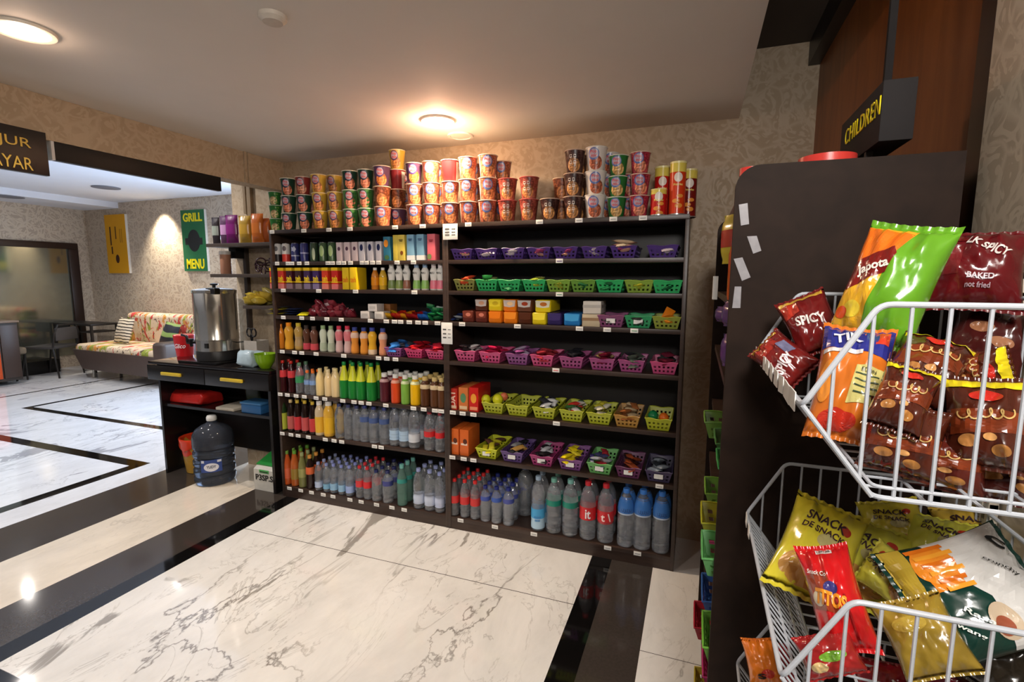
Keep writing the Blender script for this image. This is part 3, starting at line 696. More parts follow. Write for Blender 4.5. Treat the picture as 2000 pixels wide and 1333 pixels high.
row2=[(208,'can',(205,205,205),'black and white drink can',dict(bands=((.02,.42,(34,30,34)),),parts=(('o',0,.72,.014,.016,(90,90,95)),))),
 (285,'can',(208,206,204),'red and white drink can',dict(bands=((.02,.42,(200,60,50)),),parts=(('o',0,.72,.014,.016,(100,90,95)),))),
 (370,'can',(42,46,100),'navy drink can with a pale star',dict(parts=(('star',0,.68,.017,.020,(170,175,200)),),bands=((.30,.36,(170,175,200)),))),
 (455,'can',(44,46,104),'plain navy drink can',dict(bands=((.42,.50,(150,150,190)),))),
 (545,'can',(46,66,48),'dark green drink can with pale stripe',dict(parts=(('o',.006,.4,.010,.038,(150,165,140)),))),
 (630,'can',(60,86,58),'green leaf drink can beside the striped one',dict(parts=(('o',-.002,.55,.016,.034,(150,176,120)),))),
 (712,'can',(58,84,56),'green leaf drink can beside the pink cartons',dict(parts=(('o',-.002,.55,.016,.034,(154,180,124)),))),
 (795,'sc',(214,196,200),'pale pink slim carton, leftmost',dict(parts=(('o',0,.66,.010,.012,(90,60,80)),))),
 (868,'sc',(214,196,200),'pale pink slim carton, middle one',dict(parts=(('o',0,.66,.010,.012,(90,60,80)),))),
 (938,'sc',(214,196,200),'pale pink slim carton, rightmost',dict(parts=(('o',0,.66,.010,.012,(90,60,80)),))),
 (1003,'sc',(206,204,214),'white slim carton with navy emblem, leftmost',dict(parts=(('o',0,.70,.011,.020,(34,40,84)),))),
 (1080,'sc',(206,204,214),'white slim carton with navy emblem, middle one',dict(parts=(('o',0,.70,.011,.020,(34,40,84)),))),
 (1160,'sc',(206,204,214),'white slim carton with navy emblem, rightmost',dict(parts=(('o',0,.70,.011,.020,(34,40,84)),))),
 (1243,'tc',(50,120,150),'teal blue juice carton with an orange',dict(parts=(('o',-.004,.72,.015,.022,(235,150,50)),('o',0,.14,.016,.014,(70,110,70))))),
 (1322,'tcn',(216,196,80),'thin pale yellow milk carton',dict()),
 (1375,'tc',(222,200,90),'pale yellow milk carton with brown print',dict(parts=(('o',.004,.3,.010,.012,(120,70,30)),),text=('=',.78,.026,.012,(90,70,30)))),
 (1460,'tc',(128,176,206),'light blue milk carton, left of two',dict(text=('=',.8,.026,.012,(40,60,110)),bands=((.02,.2,(220,224,226)),))),
 (1550,'tc',(128,176,206),'light blue milk carton, right of two',dict(text=('=',.8,.026,.012,(40,60,110)),bands=((.02,.2,(220,224,226)),))),
 (1652,'tcp',(228,110,124),'pink milk carton at the end of the row',dict(text=('=',.74,.026,.012,(150,30,50)),parts=(('o',-.012,.14,.014,.016,(110,130,80)),)))]
for cx,kd,col,words,kw in row2:
    lab=words+', second shelf of left unit'
    if kd=='can': can(lab,place(C1(cx),2,.05),.0255,.118,col,grp=grp2,rz=.3,**kw)
    elif kd=='sc': carton('drink_carton',lab,'drink carton',place(C1(cx),2,.05),.040,.040,.115,col,0,grp2,**kw)
    else:
        w_={'tc':.046,'tcn':.03,'tcp':.050}[kd]
        carton('drink_carton',lab,'drink carton',place(C1(cx),2,.05),w_,.055,.148 if cx>1300 else .14,col,0,grp2,**kw)
# row 3: tea cartons
grp3='tea cartons and milk bottles on the third shelf of the left unit'
tea=[(190,(206,52,40),'red tea carton, first'),(265,(206,52,40),'red tea carton, second'),(342,(70,24,40),'maroon tea carton, first'),(425,(60,30,34),'dark brown tea carton'),(505,(66,40,84),'purple tea carton, left one'),(587,(66,40,100),'purple tea carton, right one'),(672,(216,60,34),'bright red tea carton, left one'),(762,(206,40,34),'bright red tea carton, right one'),(862,(234,196,30),'all yellow tea carton, left one'),(955,(236,198,30),'all yellow tea carton, right one')]
for cx,col,words in tea:
    allyel=cx>800
    low=tuple(min(255,int(c*.6+90)) for c in col)
    carton('tea_carton',words+' in the row on left unit third shelf','drink carton',place(C1(cx),3,.045),.0465,.055 if cx<900 else .10,.133,col,0,grp3,
        bands=() if allyel else ((.86,1.004,(240,200,30)),(.30,.36,(240,200,30)),(-.0,.24,low)),text=('teh',.5 if not allyel else .45,.040,.034,(248,215,30) if not allyel else (222,120,30)))
# ---- bottles
def prof_scale(p,h,r): return [(a*r,bz*h) for a,bz in p]
PROF={
 'water':[(.0001,.012),(.55,.0),(.92,.012),(1,.04),(1,.16),(.94,.18),(.94,.20),(1,.22),(1,.30),(.94,.32),(.94,.34),(1,.36),(1,.60),(.97,.66),(.86,.76),(.60,.86),(.36,.91),(.34,.945)],
 'round':[(.0001,.012),(.6,0),(.94,.012),(1,.045),(1,.14),(.93,.17),(1,.20),(1,.52),(.95,.58),(1,.64),(.93,.74),(.70,.84),(.42,.90),(.36,.945)],
 'cola':[(.0001,.01),(.55,0),(.90,.015),(.95,.08),(.88,.2),(.84,.32),(.92,.42),(.97,.52),(.96,.62),(.80,.74),(.52,.84),(.36,.90),(.34,.945)],
 'waist':[(.0001,.01),(.7,0),(.95,.02),(1,.1),(.92,.28),(.78,.40),(.88,.52),(1,.66),(.96,.74),(.72,.82),(.52,.86),(.50,.90)],
 'jar':[(.0001,.01),(.8,0),(.98,.02),(1,.06),(1,.66),(.94,.74),(.66,.82),(.54,.86),(.52,.90)],
 'slim':[(.0001,.01),(.7,0),(.95,.012),(1,.04),(1,.58),(.92,.68),(.60,.82),(.40,.90),(.38,.93)],
 'cone':[(.0001,.01),(.8,0),(.97,.01),(1,.04),(1,.44),(.86,.54),(.56,.72),(.36,.84),(.32,.94)],
}
def pr_at(prof,z):
    for (a,z0),(b_,z1) in zip(prof,prof[1:]):
        if z0<=z<=z1 and z1>z0: return a+(b_-a)*(z-z0)/(z1-z0)
    return prof[-1][0]
CLEAR=mat((236,240,246),.05,trans=.90,ior=1.30,ns=30,na=.06,coat=1,bump=.8)
def bottle(label,loc,kind,h,r,body,cap,lab_=None,text=None,grp=None,rz=0,cat='bottle',name='bottle',capw=None,neck=None,second=None):
    t=thing(name,label,cat,loc,rz,grp)
    P_=prof_scale(PROF[kind],h,r); sg=20 if r<.04 else 32
    put('bottle_body',cached(('bb',kind,h,r),lambda:me(lathe(B(),P_,sg,caps=True),'bottle_body',1.0)),body,t)
    cr=(PROF[kind][-1][0]*r+.0022) if not capw else capw
    z0=PROF[kind][-1][1]*h-.006
    put('cap',cached(('bc',kind,h,r,cr),lambda:me(lathe(B(),[(cr,z0),(cr,h*.99),(cr*.9,h),(.0001,h)],20),'cap')),cap,t)
    def band(z0_,z1_,m_,nm='label_band'):
        def mk():
            zs=[z0_+(z1_-z0_)*i/6 for i in range(7)]
            return me(lathe(B(),[(pr_at(P_,h*z)+.0007,h*z) for z in zs],sg,caps=False),nm,1.0)
        put(nm,cached(('lb',kind,h,r,z0_,z1_),mk),m_,t)
    if lab_: 
        for q in ([lab_] if not isinstance(lab_,list) else lab_): band(*q)
    if text:
        s,z,tw,th,c=text
        put('lettering',cached(('bt',kind,h,r,s,z),lambda:wrapc(fit_text(s,tw,th,bold=.02,sub=.15),pr_at(P_,h*z)+.0012,h*z)),G(c),t)
    return t
def Pl(c,r=.15): return mat(c,r,ns=10,na=.06)
for cx,c,w in ((1112,(226,140,26),'orange drink bottle with white cap'),(1185,(232,180,30),'yellow drink bottle with white cap')):
    bottle(w+', left unit third shelf',place(C1(cx),3,.05),'slim',.132,.0235,Pl((196,120,40) if cx<1150 else (200,160,50)),mat((235,235,230),.4),(.2,.56,G(c)),grp=grp3,name='juice_bottle')
milk=[(1265,(236,234,228),(236,234,228),(120,140,80),'white milk bottle, leftmost of seven'),(1335,(236,234,228),(240,238,232),(130,150,80),'white milk bottle, second of seven'),(1405,(236,234,228),(236,234,228),(150,100,80),'white milk bottle, third of seven'),(1497,(150,180,214),(236,234,228),(140,190,100),'white milk bottle with pale blue cap, left one'),(1575,(150,180,214),(236,234,228),(140,190,100),'white milk bottle with pale blue cap, right one'),(1655,(236,226,228),(236,234,228),(226,120,140),'white and pink milk bottle, left one'),(1717,(236,226,228),(236,234,228),(226,120,140),'white and pink milk bottle, last in row')]
for cx,cc,bc,lc,w in milk:
    bottle(w+', left unit third shelf',place(C1(cx),3,.05),'waist',.152,.0235,Pl(bc,.3),mat(cc,.35),[(.06,.38,G(lc))],text=('MILKU',.66,.030,.012,(40,44,50)),grp=grp3,name='milk_bottle')
# row 5
grp5='juice bottles on the fifth shelf of the left unit'
r5=[(240,'slim',.165,.022,(214,130,40),(226,130,30),None,'small orange juice bottle, first'),
 (315,'waist',.178,.030,(222,160,50),(232,140,30),None,'big orange juice bottle with orange cap, second'),
 (405,'waist',.178,.028,(186,150,80),(206,180,60),(.15,.5,(176,146,100)),'tan juice bottle with yellow cap, third'),
 (478,'waist',.165,.024,(96,60,44),(60,50,46),(.05,.3,(196,70,84)),'brown drink bottle with pink label, fourth'),
 (548,'waist',.160,.026,(110,70,56),(70,56,50),(.05,.3,(206,76,84)),'brown drink bottle with pink label, fifth'),
 (632,'waist',.168,.024,(206,212,190),(150,176,130),(.1,.35,(176,186,160)),'white yoghurt bottle with green cap, sixth'),
 (705,'waist',.168,.024,(206,212,190),(150,176,130),(.1,.35,(176,186,160)),'white yoghurt bottle with green cap, seventh'),
 (780,'waist',.170,.025,(214,180,176),(210,60,84),(.45,.8,(216,120,126)),'pink yoghurt bottle with red cap, eighth'),
 (858,'waist',.172,.025,(214,180,176),(210,60,84),(.45,.8,(216,120,126)),'pink yoghurt bottle with red cap, ninth'),
 (925,'waist',.166,.026,(226,146,60),(58,70,140),(.60,.80,(226,190,170)),'orange drink bottle with blue cap, tenth'),
 (1010,'waist',.166,.026,(230,150,60),(58,70,140),(.60,.80,(226,190,170)),'orange drink bottle with blue cap, eleventh'),
 (1087,'waist',.168,.027,(232,176,50),(58,70,150),(.02,.2,(226,200,170)),'yellow drink bottle with blue cap, twelfth'),
 (1185,'waist',.166,.026,(226,150,110),(70,80,150),(.60,.80,(226,190,170)),'peach drink bottle with blue cap, thirteenth')]
for cx,kd,h,r,bc,cc,lb,w in r5:
    bottle(w+' on left fifth shelf',place(C1(cx),5,.045),kd,h,r,Pl(bc),mat(cc,.35),(lb[0],lb[1],G(lb[2])) if lb else None,grp=grp5,name='juice_bottle')
# row 6
C4x=lambda cx:500+cx/4.165
grp6='bottles on the sixth shelf of the left unit'
r6=[(228,'cola',.212,.0255,(54,14,18),(196,40,30),(.48,.70,(206,60,66)),'dark cola bottle with red label',2),
 (297,'cola',.212,.0255,(54,14,18),(196,40,30),(.48,.70,(206,60,66)),'dark cola bottle with red label',2),
 (363,'slim',.205,.0275,'clear',(90,130,100),(.36,.56,(60,140,90)),'clear soda bottle with green label',2),
 (425,'slim',.16,.022,'clear',(226,110,30),(.42,.6,(120,150,196)),'small clear bottle with orange cap',2),
 (470,'slim',.16,.022,'clear',(226,110,30),(.42,.6,(120,150,196)),'small clear bottle with orange cap',2),
 (528,'slim',.178,.028,(226,200,140),(226,206,150),None,'cream yoghurt bottle',2),
 (595,'slim',.176,.026,(226,200,150),(226,206,160),None,'cream yoghurt bottle',2),
 (655,'slim',.185,.030,(226,200,150),(226,206,150),None,'cream yoghurt bottle',2),
 (725,'cone',.232,.032,(30,120,50),(20,130,60),(.50,.90,(206,210,50)),'green lemon bottle with yellow neck',2),
 (795,'cone',.232,.032,(30,120,50),(20,130,60),(.50,.90,(206,210,50)),'green lemon bottle with yellow neck',2),
 (860,'cone',.234,.032,(30,120,50),(20,130,60),(.50,.90,(206,210,50)),'green lemon bottle with yellow neck',2),
 (945,'cone',.236,.033,(30,120,50),(20,130,60),(.50,.90,(206,210,50)),'green lemon bottle with yellow neck',2),
 (1050,'jar',.182,.030,(84,34,44),(226,224,220),(.70,.80,(190,150,150)),'purple juice bottle with white cap',3),
 (1140,'jar',.180,.029,(206,72,34),(226,224,220),(.70,.80,(216,150,130)),'orange red juice bottle with white cap',3),
 (1218,'jar',.180,.027,(120,170,70),(226,226,220),(.70,.80,(190,206,160)),'light green juice bottle with white cap',3),
 (1300,'jar',.182,.031,(226,176,20),(232,230,220),(.70,.80,(216,220,170)),'yellow juice bottle with white cap',3),
 (1380,'jar',.180,.030,(84,50,30),(206,176,110),(.60,.74,(206,186,150)),'brown coffee bottle with tan cap',3),
 (1457,'jar',.180,.028,(90,56,34),(206,180,120),(.60,.74,(206,186,150)),'brown coffee bottle with tan cap',3),
 (1513,'jar',.180,.0235,(90,56,34),(206,180,120),(.60,.74,(206,186,150)),'brown coffee bottle with tan cap',3)]
ROWW={1:'',2:', second row back',3:', third row back',4:', fourth row back'}
def bottle_row(rows,k,unit,C,grp,rl,text=None,y0=.008,ORDs=0):
    for i,e in enumerate(rows):
        cx,kd,h,r,bc,cc,lb,w=e[:8]; nb=e[8] if len(e)>8 else 1; tx=e[9] if len(e)>9 else None
        X0,_,Z=place(C(cx),k,y0+r)
        for b_ in range(nb):
            Y=YF+y0+r+b_*(2*r+.004)
            if Y+r>YBK-.012: break
            body=CLEAR if bc=='clear' else (bc if not isinstance(bc,tuple) else Pl(bc))
            bottle(f'{w}, {ORD[i]} from left, {rl}'+ROWW[b_+1],(X0,Y,Z),kd,h,r,body,mat(cc,.35),[(q[0],q[1],G(q[2],.3)) for q in (lb if isinstance(lb,list) else [lb])] if lb else None,text=tx if b_==0 else None,grp=grp,name='drink_bottle',cat='bottle',rz=.2)
bottle_row(r6,6,'left',C4x,grp6,'left sixth shelf')
grp7='bottles on the seventh shelf of the left unit'
BLUEC=(70,84,150)
r7=[(228,'slim',.222,.0255,(34,56,26),(24,90,50),(.06,.56,(170,180,60)),'green tea bottle with yellow green label',2),
 (293,'slim',.220,.025,(34,20,16),(206,180,130),(.1,.5,(180,90,84)),'black tea bottle with pink label',2),
 (347,'slim',.222,.0245,(34,20,16),(200,170,60),(.1,.5,(196,50,56)),'black tea bottle with red label',2),
 (408,'slim',.224,.0255,(34,20,16),(200,170,60),(.1,.5,(190,80,80)),'black tea bottle with pink label',2),
 (470,'slim',.222,.0245,(34,20,16),(200,170,60),(.1,.5,(196,60,60)),'black tea bottle with red label',2),
 (525,'jar',.232,.030,(206,186,150),(230,226,220),(.1,.55,(226,176,50)),'pale juice bottle with yellow label',2),
 (600,'jar',.234,.034,(222,170,60),(232,228,220),(.1,.55,(232,180,40)),'big yellow juice bottle',2),
 (685,'round',.225,.031,'clear',(60,66,110),None,'clear unlabelled water bottle',3),
 (760,'round',.225,.031,'clear',(60,66,110),None,'clear unlabelled water bottle',3),
 (828,'round',.225,.029,'clear',(60,66,110),None,'clear unlabelled water bottle',3),
 (893,'round',.232,.033,'clear',(50,60,120),(.56,.70,(70,90,140)),'clear water bottle with blue neck label',3),
 (965,'round',.230,.033,'clear',(50,60,120),(.56,.70,(70,90,140)),'clear water bottle with blue neck label',3),
 (1050,'round',.232,.034,'clear',(50,60,120),(.56,.70,(70,90,140)),'clear water bottle with blue neck label',3),
 (1132,'water',.252,.033,'clear',(66,76,130),(.16,.40,(170,196,220)),'clear bottle with pale blue label',3),
 (1210,'water',.254,.033,'clear',(70,80,140),(.16,.40,(170,196,220)),'clear bottle with pale blue label',3),
 (1290,'water',.256,.036,'clear',(70,76,110),(.16,.36,(206,210,216)),'clear bottle with white label',3),
 (1415,'water',.240,.034,'clear',(150,50,60),(.36,.50,(206,40,44)),'clear bottle with red label',3),
 (1499,'water',.240,.029,'clear',(150,50,60),(.36,.50,(206,40,44)),'clear bottle with red label',3)]
bottle_row(r7,7,'left',C4x,grp7,'left seventh shelf')
grp8='bottles on the bottom shelf of the left unit'
r8=[(262,'slim',.236,.0275,(190,84,36),(110,150,60),(.2,.5,(206,96,60)),'orange tea bottle with green cap',3),
 (325,'slim',.246,.0275,(176,90,40),(96,150,50),(.2,.5,(150,120,50)),'amber tea bottle with green cap',3),
 (385,'slim',.240,.026,(120,120,70),(150,160,110),(.3,.55,(150,150,90)),'olive tea bottle with pale cap',3),
 (448,'slim',.230,.028,(40,22,16),(206,140,60),(.45,.66,(206,96,50)),'black tea bottle with orange neck',3),
 (515,'water',.192,.026,'clear',(150,160,200),(.12,.32,(176,190,216)),'small water bottle with lilac cap',4),
 (582,'water',.192,.026,'clear',(140,150,200),(.12,.30,(120,170,200)),'small water bottle with lilac cap',4),
 (640,'water',.196,.027,'clear',(130,140,200),(.12,.34,(140,180,210)),'small water bottle with lilac cap',4),
 (703,'water',.196,.025,'clear',(130,140,200),(.12,.34,(140,180,210)),'small water bottle with lilac cap',4),
 (768,'water',.200,.028,'clear',(130,140,200),(.12,.34,(150,170,216)),'small water bottle with lilac cap',4),
 (850,'water',.212,.027,'clear',(196,40,50),(.36,.56,(206,50,56)),'water bottle with red cap and label',4),
 (912,'water',.212,.027,'clear',(200,40,48),(.36,.56,(214,40,46)),'water bottle with red cap and label',4),
 (985,'round',.200,.031,'clear',(34,38,90),None,'round water bottle with dark blue cap',4),
 (1077,'round',.205,.034,'clear',(34,38,90),(.55,.7,(60,66,130)),'round water bottle with dark blue cap',4),
 (1193,'slim',.262,.031,mat((150,190,176),.1,trans=.7,ior=1.1,ns=6),(110,176,166),(.56,.66,(50,140,130)),'tall pale green bottle with teal cap',3),
 (1328,'water',.252,.035,'clear',(150,160,206),(.14,.38,(196,206,226)),'lilac capped bottle with white label',3),
 (1418,'water',.252,.035,'clear',(150,160,206),(.14,.38,(196,206,226)),'lilac capped bottle with white label',3),
 (1497,'water',.248,.030,'clear',(140,150,200),(.14,.38,(190,200,226)),'lilac capped bottle with white label',3)]
bottle_row(r8,8,'left',C4x,grp8,'left bottom shelf')
C6x=lambda cx:860+cx/3.252
grpr8='water bottles on the bottom shelf of the right unit'
r8r=[(92,'water',.225,.029,'clear',(206,40,40),(.36,.56,(206,50,50)),'water bottle with red cap and label',4),
 (157,'water',.228,.029,'clear',(206,40,40),(.36,.56,(206,50,50)),'water bottle with red cap and label',4),
 (222,'water',.230,.029,'clear',(206,40,40),(.36,.56,(206,50,50)),'water bottle with red cap and label',4),
 (287,'round',.210,.030,'clear',(34,44,120),(.60,.72,(60,80,160)),'clear water bottle with navy cap',4),
 (358,'round',.214,.031,'clear',(34,44,120),(.60,.72,(60,90,170)),'clear water bottle with navy cap',4),
 (433,'round',.218,.033,'clear',(34,44,120),(.60,.72,(70,80,150)),'clear water bottle with navy cap',4)]
bottle_row(r8r,8,'right',C6x,grpr8,'right bottom shelf')
big=[(620,'round',.312,.039,'clear',(150,170,190),[(.05,.24,(176,206,226)),(.24,.42,(70,160,210))],'tall bottle with light blue label',2,('=',.24,.04,.03,(60,130,190))),
 (718,'water',.312,.042,'clear',(110,166,150),[(.52,.62,(30,130,110))],'tall water bottle with green wave label',2,None),
 (822,'water',.318,.043,'clear',(120,176,166),(.52,.62,(30,130,110)),'tall water bottle with green wave label',2,None),
 (933,'water',.322,.044,'clear',(196,40,50),(.36,.58,(206,40,46)),'tall water bottle with big red label',2,('it',.47,.030,.052,(245,240,240))),
 (1045,'water',.322,.044,'clear',(196,40,50),(.34,.56,(206,44,50)),'tall water bottle with big red label',2,('t \\',.46,.055,.045,(245,225,220))),
 (1172,'round',.312,.043,'clear',(60,120,200),[(.60,.86,(62,116,186)),(.575,.60,(190,206,226))],'large water bottle with blue top label',2,('~',.66,.055,.022,(40,60,110))),
 (1277,'round',.318,.045,'clear',(60,120,200),[(.60,.86,(62,116,186)),(.575,.60,(190,206,226))],'large water bottle with blue top label',2,('~',.66,.055,.022,(40,60,110))),
 (1395,'round',.322,.044,'clear',(60,120,200),[(.60,.86,(62,116,186)),(.575,.60,(190,206,226))],'large water bottle with blue top label',2,('~',.66,.055,.022,(40,60,110)))]
bottle_row(big,8,'right',C6x,'large water bottles on the bottom shelf of the right unit','right bottom shelf')
X0=ximg(C6x(535),YF+.19,BZ[8]); bottle('big clear water jug set back between small and tall bottles, right bottom shelf',(X0,YF+.2,BZ[8]),'round',.30,.05,CLEAR,mat((90,100,140),.4),name='water_jug')
# ================================================================ TRAYS AND SNACKS ON THE SHELVES
def tray_mesh(wt,wb,h,d,slots=True):
    def mk():
        b=B(); nx,nz=11,6; th=.0016
        def wall(P00,P10,P01,P11,n,wavy=0):
            P00,P10,P01,P11=map(Vector,(P00,P10,P01,P11)); V=[]
            for j in range(nz+1):
                row=[]
                for i in range(n+1):
                    a=i/n; c=j/nz; p=P00*(1-a)*(1-c)+P10*a*(1-c)+P01*(1-a)*c+P11*a*c
                    if j==nz: p.z+=wavy*(math.sin(a*PI*3)*.5-.25)
                    row.append(b.verts.new(p))
                V.append(row)
            for j in range(nz):
                for i in range(n):
                    if slots and j in (1,3) and i%2==1: continue
                    b.faces.new((V[j][i],V[j][i+1],V[j+1][i+1],V[j+1][i]))
        t_,q=wt/2,wb/2; db=d*.86; o_=(d-db)/2
        c=[(-q,-db/2,0),(q,-db/2,0),(q,db/2,0),(-q,db/2,0)]; T=[(-t_,-d/2,h),(t_,-d/2,h),(t_,d/2,h),(-t_,d/2,h)]
        for i in range(4):
            j=(i+1)%4; wall(c[i],c[j],T[i],T[j],nx if i%2==0 else 15,.006)
        b.faces.new([b.verts.new(p) for p in c])
        bmesh.ops.remove_doubles(b,verts=b.verts[:],dist=.0002)
        bmesh.ops.recalc_face_normals(b,faces=b.faces[:])
        bmesh.ops.solidify(b,geom=b.faces[:],thickness=th)
        # rolled rim
        pts=[]
        for i in range(4):
            A,C_=Vector(T[i]),Vector(T[(i+1)%4]); n=9
            for k in range(n): a=k/n; p=A.lerp(C_,a); p.z+=.006*(math.sin(a*PI*3)*.5-.25); pts.append(p)
        tube(b,pts,.0028,6,True)
        return me(b,'tray_body',.5)
    return cached(('tray',wt,wb,h,d,slots),mk)
def packet_mesh(w,h,t):
    def mk():
        b=B(); nx,ny=10,12; rr=random.Random(int(w*1e4+h*1e3))
        Vs=[]
        for s in (-1,1):
            V=[]
            for j in range(ny+1):
                v=2*j/ny-1; row=[]
                for i in range(nx+1):
                    u_=2*i/nx-1; e=max(0,1-abs(u_)**3); q=max(0,1-(abs(v)/.86)**3) if abs(v)<.86 else 0
                    th=s*t/2*(e**.5)*(q**.6)+ .0012*math.sin(u_*19)*(1 if abs(v)>.85 else .3)
                    row.append(b.verts.new((w/2*u_*(1-.06*(1-v*v)),th,h/2*v)))
                V.append(row)
            Vs.append(V)
            for j in range(ny):
                for i in range(nx): b.faces.new((V[j][i],V[j][i+1],V[j+1][i+1],V[j+1][i]))
        bmesh.ops.remove_doubles(b,verts=b.verts[:],dist=.0004)
        return me(b,'packet',1.2)
    return cached(('pk',w,h,t),mk)
def packet(name,label,cat,loc,rot,w,h,t,col,grp,stripe=None,rough=.22):
    if stripe:
        o=put(name,packet_mesh(w,h,t),G(col,rough)); o.location=loc; o.rotation_euler=rot
        st=cached(('pks',w,h,t),lambda:_pkstripe(w,h,t))
        put('print_band',st,G(stripe,rough),o)
    else:
        o=put(name,packet_mesh(w,h,t),G(col,rough)); o.location=loc; o.rotation_euler=rot
    return tag(o,label,cat,grp)
def _pkstripe(w,h,t):
    b=B(); nx,ny=10,6
    for s in (-1,1):
        V=[]
        for j in range(ny+1):
            v=-.35+.7*j/ny; row=[]
            for i in range(nx+1):
                u_=(2*i/nx-1)*.9; e=max(0,1-abs(u_)**3); q=max(0,1-(abs(v)/.86)**3)
                row.append(b.verts.new((w/2*u_*(1-.06*(1-v*v)),s*(t/2*(e**.5)*(q**.6)+.0006),h/2*v)))
            V.append(row)
        for j in range(ny):
            for i in range(nx): b.faces.new((V[j][i],V[j][i+1],V[j+1][i+1],V[j+1][i]))
    return me(b,'print_band',1.2)
C5x=lambda cx:860+cx/4
def tray(px,k,col,label,grp,w=.13,h=.058,d=.235,y0=.006,cards=False,fill=(),tr=None,contents=None,label_card=False):
    Y=YF+y0+d/2; X=ximg(px,YF+y0,BZ[k]+h*.5)
    t=thing('plastic_tray',label,'tray',(X,Y,BZ[k]+.002),0,grp)
    put('tray_body',tray_mesh(w,w*.78,h,d),mat(col,.35,ns=8,na=.05),t)
    if label_card:
        b=B(); box(b,-.022,.022,-d*.5+.004,-d*.5+.0045,h*.35,h*.75); o=put('label_card',b,TAGM,t); o.location=(0,-.004,0)
    return X,Y,BZ[k]+.002
def fill_tray(P,w,h,d,cols,n,what,where,size=(.05,.075,.014),heap=0,seed=0,cat='snack packet',name='snack_packet',stand=False):
    rr=random.Random(seed+int(P[0]*1000))
    X,Y,Z=P; n=int(n*1.5+.5); heap*=1.35; size=(size[0]*1.12,size[1]*1.05,size[2]*1.35)
    for i in range(n):
        c,cn=cols[i%len(cols)]
        yy=Y-d*.36+d*.55*(i%4)/3.0+rr.uniform(-.01,.01) if not stand else Y-d*.3+d*.5*i/max(1,n-1)
        xx=X+rr.uniform(-.5,.5)*(w*.78-size[0]*1.2)
        lay=i//4
        zz=Z+.012+size[2]*.9*lay+heap*rr.uniform(.3,1)
        if stand: rot=(rr.uniform(-.35,-.1),rr.uniform(-.15,.15),rr.uniform(-.2,.2)); zz=Z+.004+size[1]/2
        else: rot=(PI/2+rr.uniform(-.35,.25),rr.uniform(-.25,.25),rr.uniform(-.9,.9)); zz+=size[1]*.12
        packet(name,f'small {cn} {what} lying in {where}',cat,(xx,yy,zz),rot,*size,c,'packets in '+where,stripe=None)
PUR=(74,48,120)
# shelf 2 right: purple trays
gp='purple trays on the second shelf of the right unit'
for i,cx in enumerate((165,355,565,765,975,1200,1430,1735)):
    w_=.128 if i<7 else .145
    P=tray(C5x(cx),2,PUR,f'purple slotted tray, {ORD[i]} from left on right second shelf',gp,w_,.056)
    where=f'the {ORD[i]} purple tray'
    cs=[((200,190,200),'silver'),((120,90,150),'lilac')] if i in(1,2,5,7) else [((196,150,130),'pinkish'),((150,60,110),'magenta'),((210,196,170),'cream')]
    fill_tray(P,w_,.056,.235,cs,4 if i!=6 else 6,'snack packet',where,heap=.012 if i==6 else 0,seed=i)
for j,dz in enumerate((.058,.078)):
    packet('wafer_packet',f'cream and pink wafer packet, {"lower" if j==0 else "upper"} one on top of the seventh purple tray','wafer packet',(ximg(C5x(1437),YF+.07,1.62),YF+.075,BZ[2]+dz+.006),(PI/2+.1,.03,PI/2-.05),.05,.125,.018,(214,160,140) if j==0 else (226,196,160),'wafers on the seventh purple tray',(226,206,180))
# shelf 3 right: green trays
gp='green trays on the third shelf of the right unit'
GRN=(46,170,96); LIM=(120,160,60)
for i,(cx,c,cn) in enumerate(((185,(130,130,66),'olive'),(358,GRN,'green'),(535,GRN,'green'),(728,GRN,'green'),(920,LIM,'lime'),(1112,(104,150,58),'lime'),(1320,GRN,'green'),(1550,(130,160,60),'lime'),(1772,GRN,'green'))):
    P=tray(C5x(cx),3,c,f'{cn} slotted tray, {ORD[i]} from left on right third shelf',gp,.128 if i<6 else .138,.060)
    where=f'the {ORD[i]} tray of the green row'
    cs={0:[((206,80,50),'red'),((150,160,90),'olive')],1:[((90,190,110),'green'),((170,180,120),'pale green')],3:[((150,170,60),'lime'),((206,200,140),'cream')],4:[((170,180,70),'lime')],7:[((190,190,60),'yellow green')]}.get(i,[((40,110,70),'dark green')])
    fill_tray(P,.12,.06,.235,cs,6 if i in(0,1,3) else 3,'snack packet',where,heap=.02 if i in (0,1,3) else 0,seed=i+20)
# shelf 4 right: coffee pouches in two tiers + boxes + trays
gp='folded pouches on the fourth shelf of the right unit'
def pouch(px,k,w,h,col,top,label,lift=0,d=.20,pict=None,y0=.012,name='pouch'):
    Y=YF+y0+d/2; X=ximg(px,YF+y0,BZ[k]+lift+h/2)
    t=thing(name,label,'pouch',(X,Y,BZ[k]+lift),0,gp)
    def mk():
        b=B(); soft(b,-w/2,w/2,-d/2,d/2,0,h,min(w,h)*.16); 
        for v in b.verts:
            n=noise.noise(v.co*60); v.co+=Vector((n,noise.noise(v.co*50+Vector((3,1,2))),0))*.0022
        return me(b,'pouch_body',1.0)
    put('pouch_body',cached(('po',w,h,d),mk),G(col,.22),t)
    b=B(); prism(b,[(-w*.46,h*.93),(w*.46,h*.93),(w*.40,h*.42),(0,h*.36),(-w*.40,h*.42)],-d/2-.003,-d/2-.0005); put('flap',b,G(top,.25),t)
    if pict: put('picture',disc2(0,0,w*.22,h*.16,14),G(pict),t,(w*.05,-d/2-.0038,h*.66),(PI/2,0,0))
    return t
YEL2=(232,206,30); ORA=(232,124,24); BRO=(84,42,24)
bot=[(425,ORA,ORA,'orange'),(545,ORA,(236,140,40),'orange'),(660,BRO,BRO,'brown'),(770,YEL2,(240,220,60),'yellow'),(890,(50,40,92),(60,48,104),'navy'),(1027,(40,120,190),(70,160,220),'light blue')]
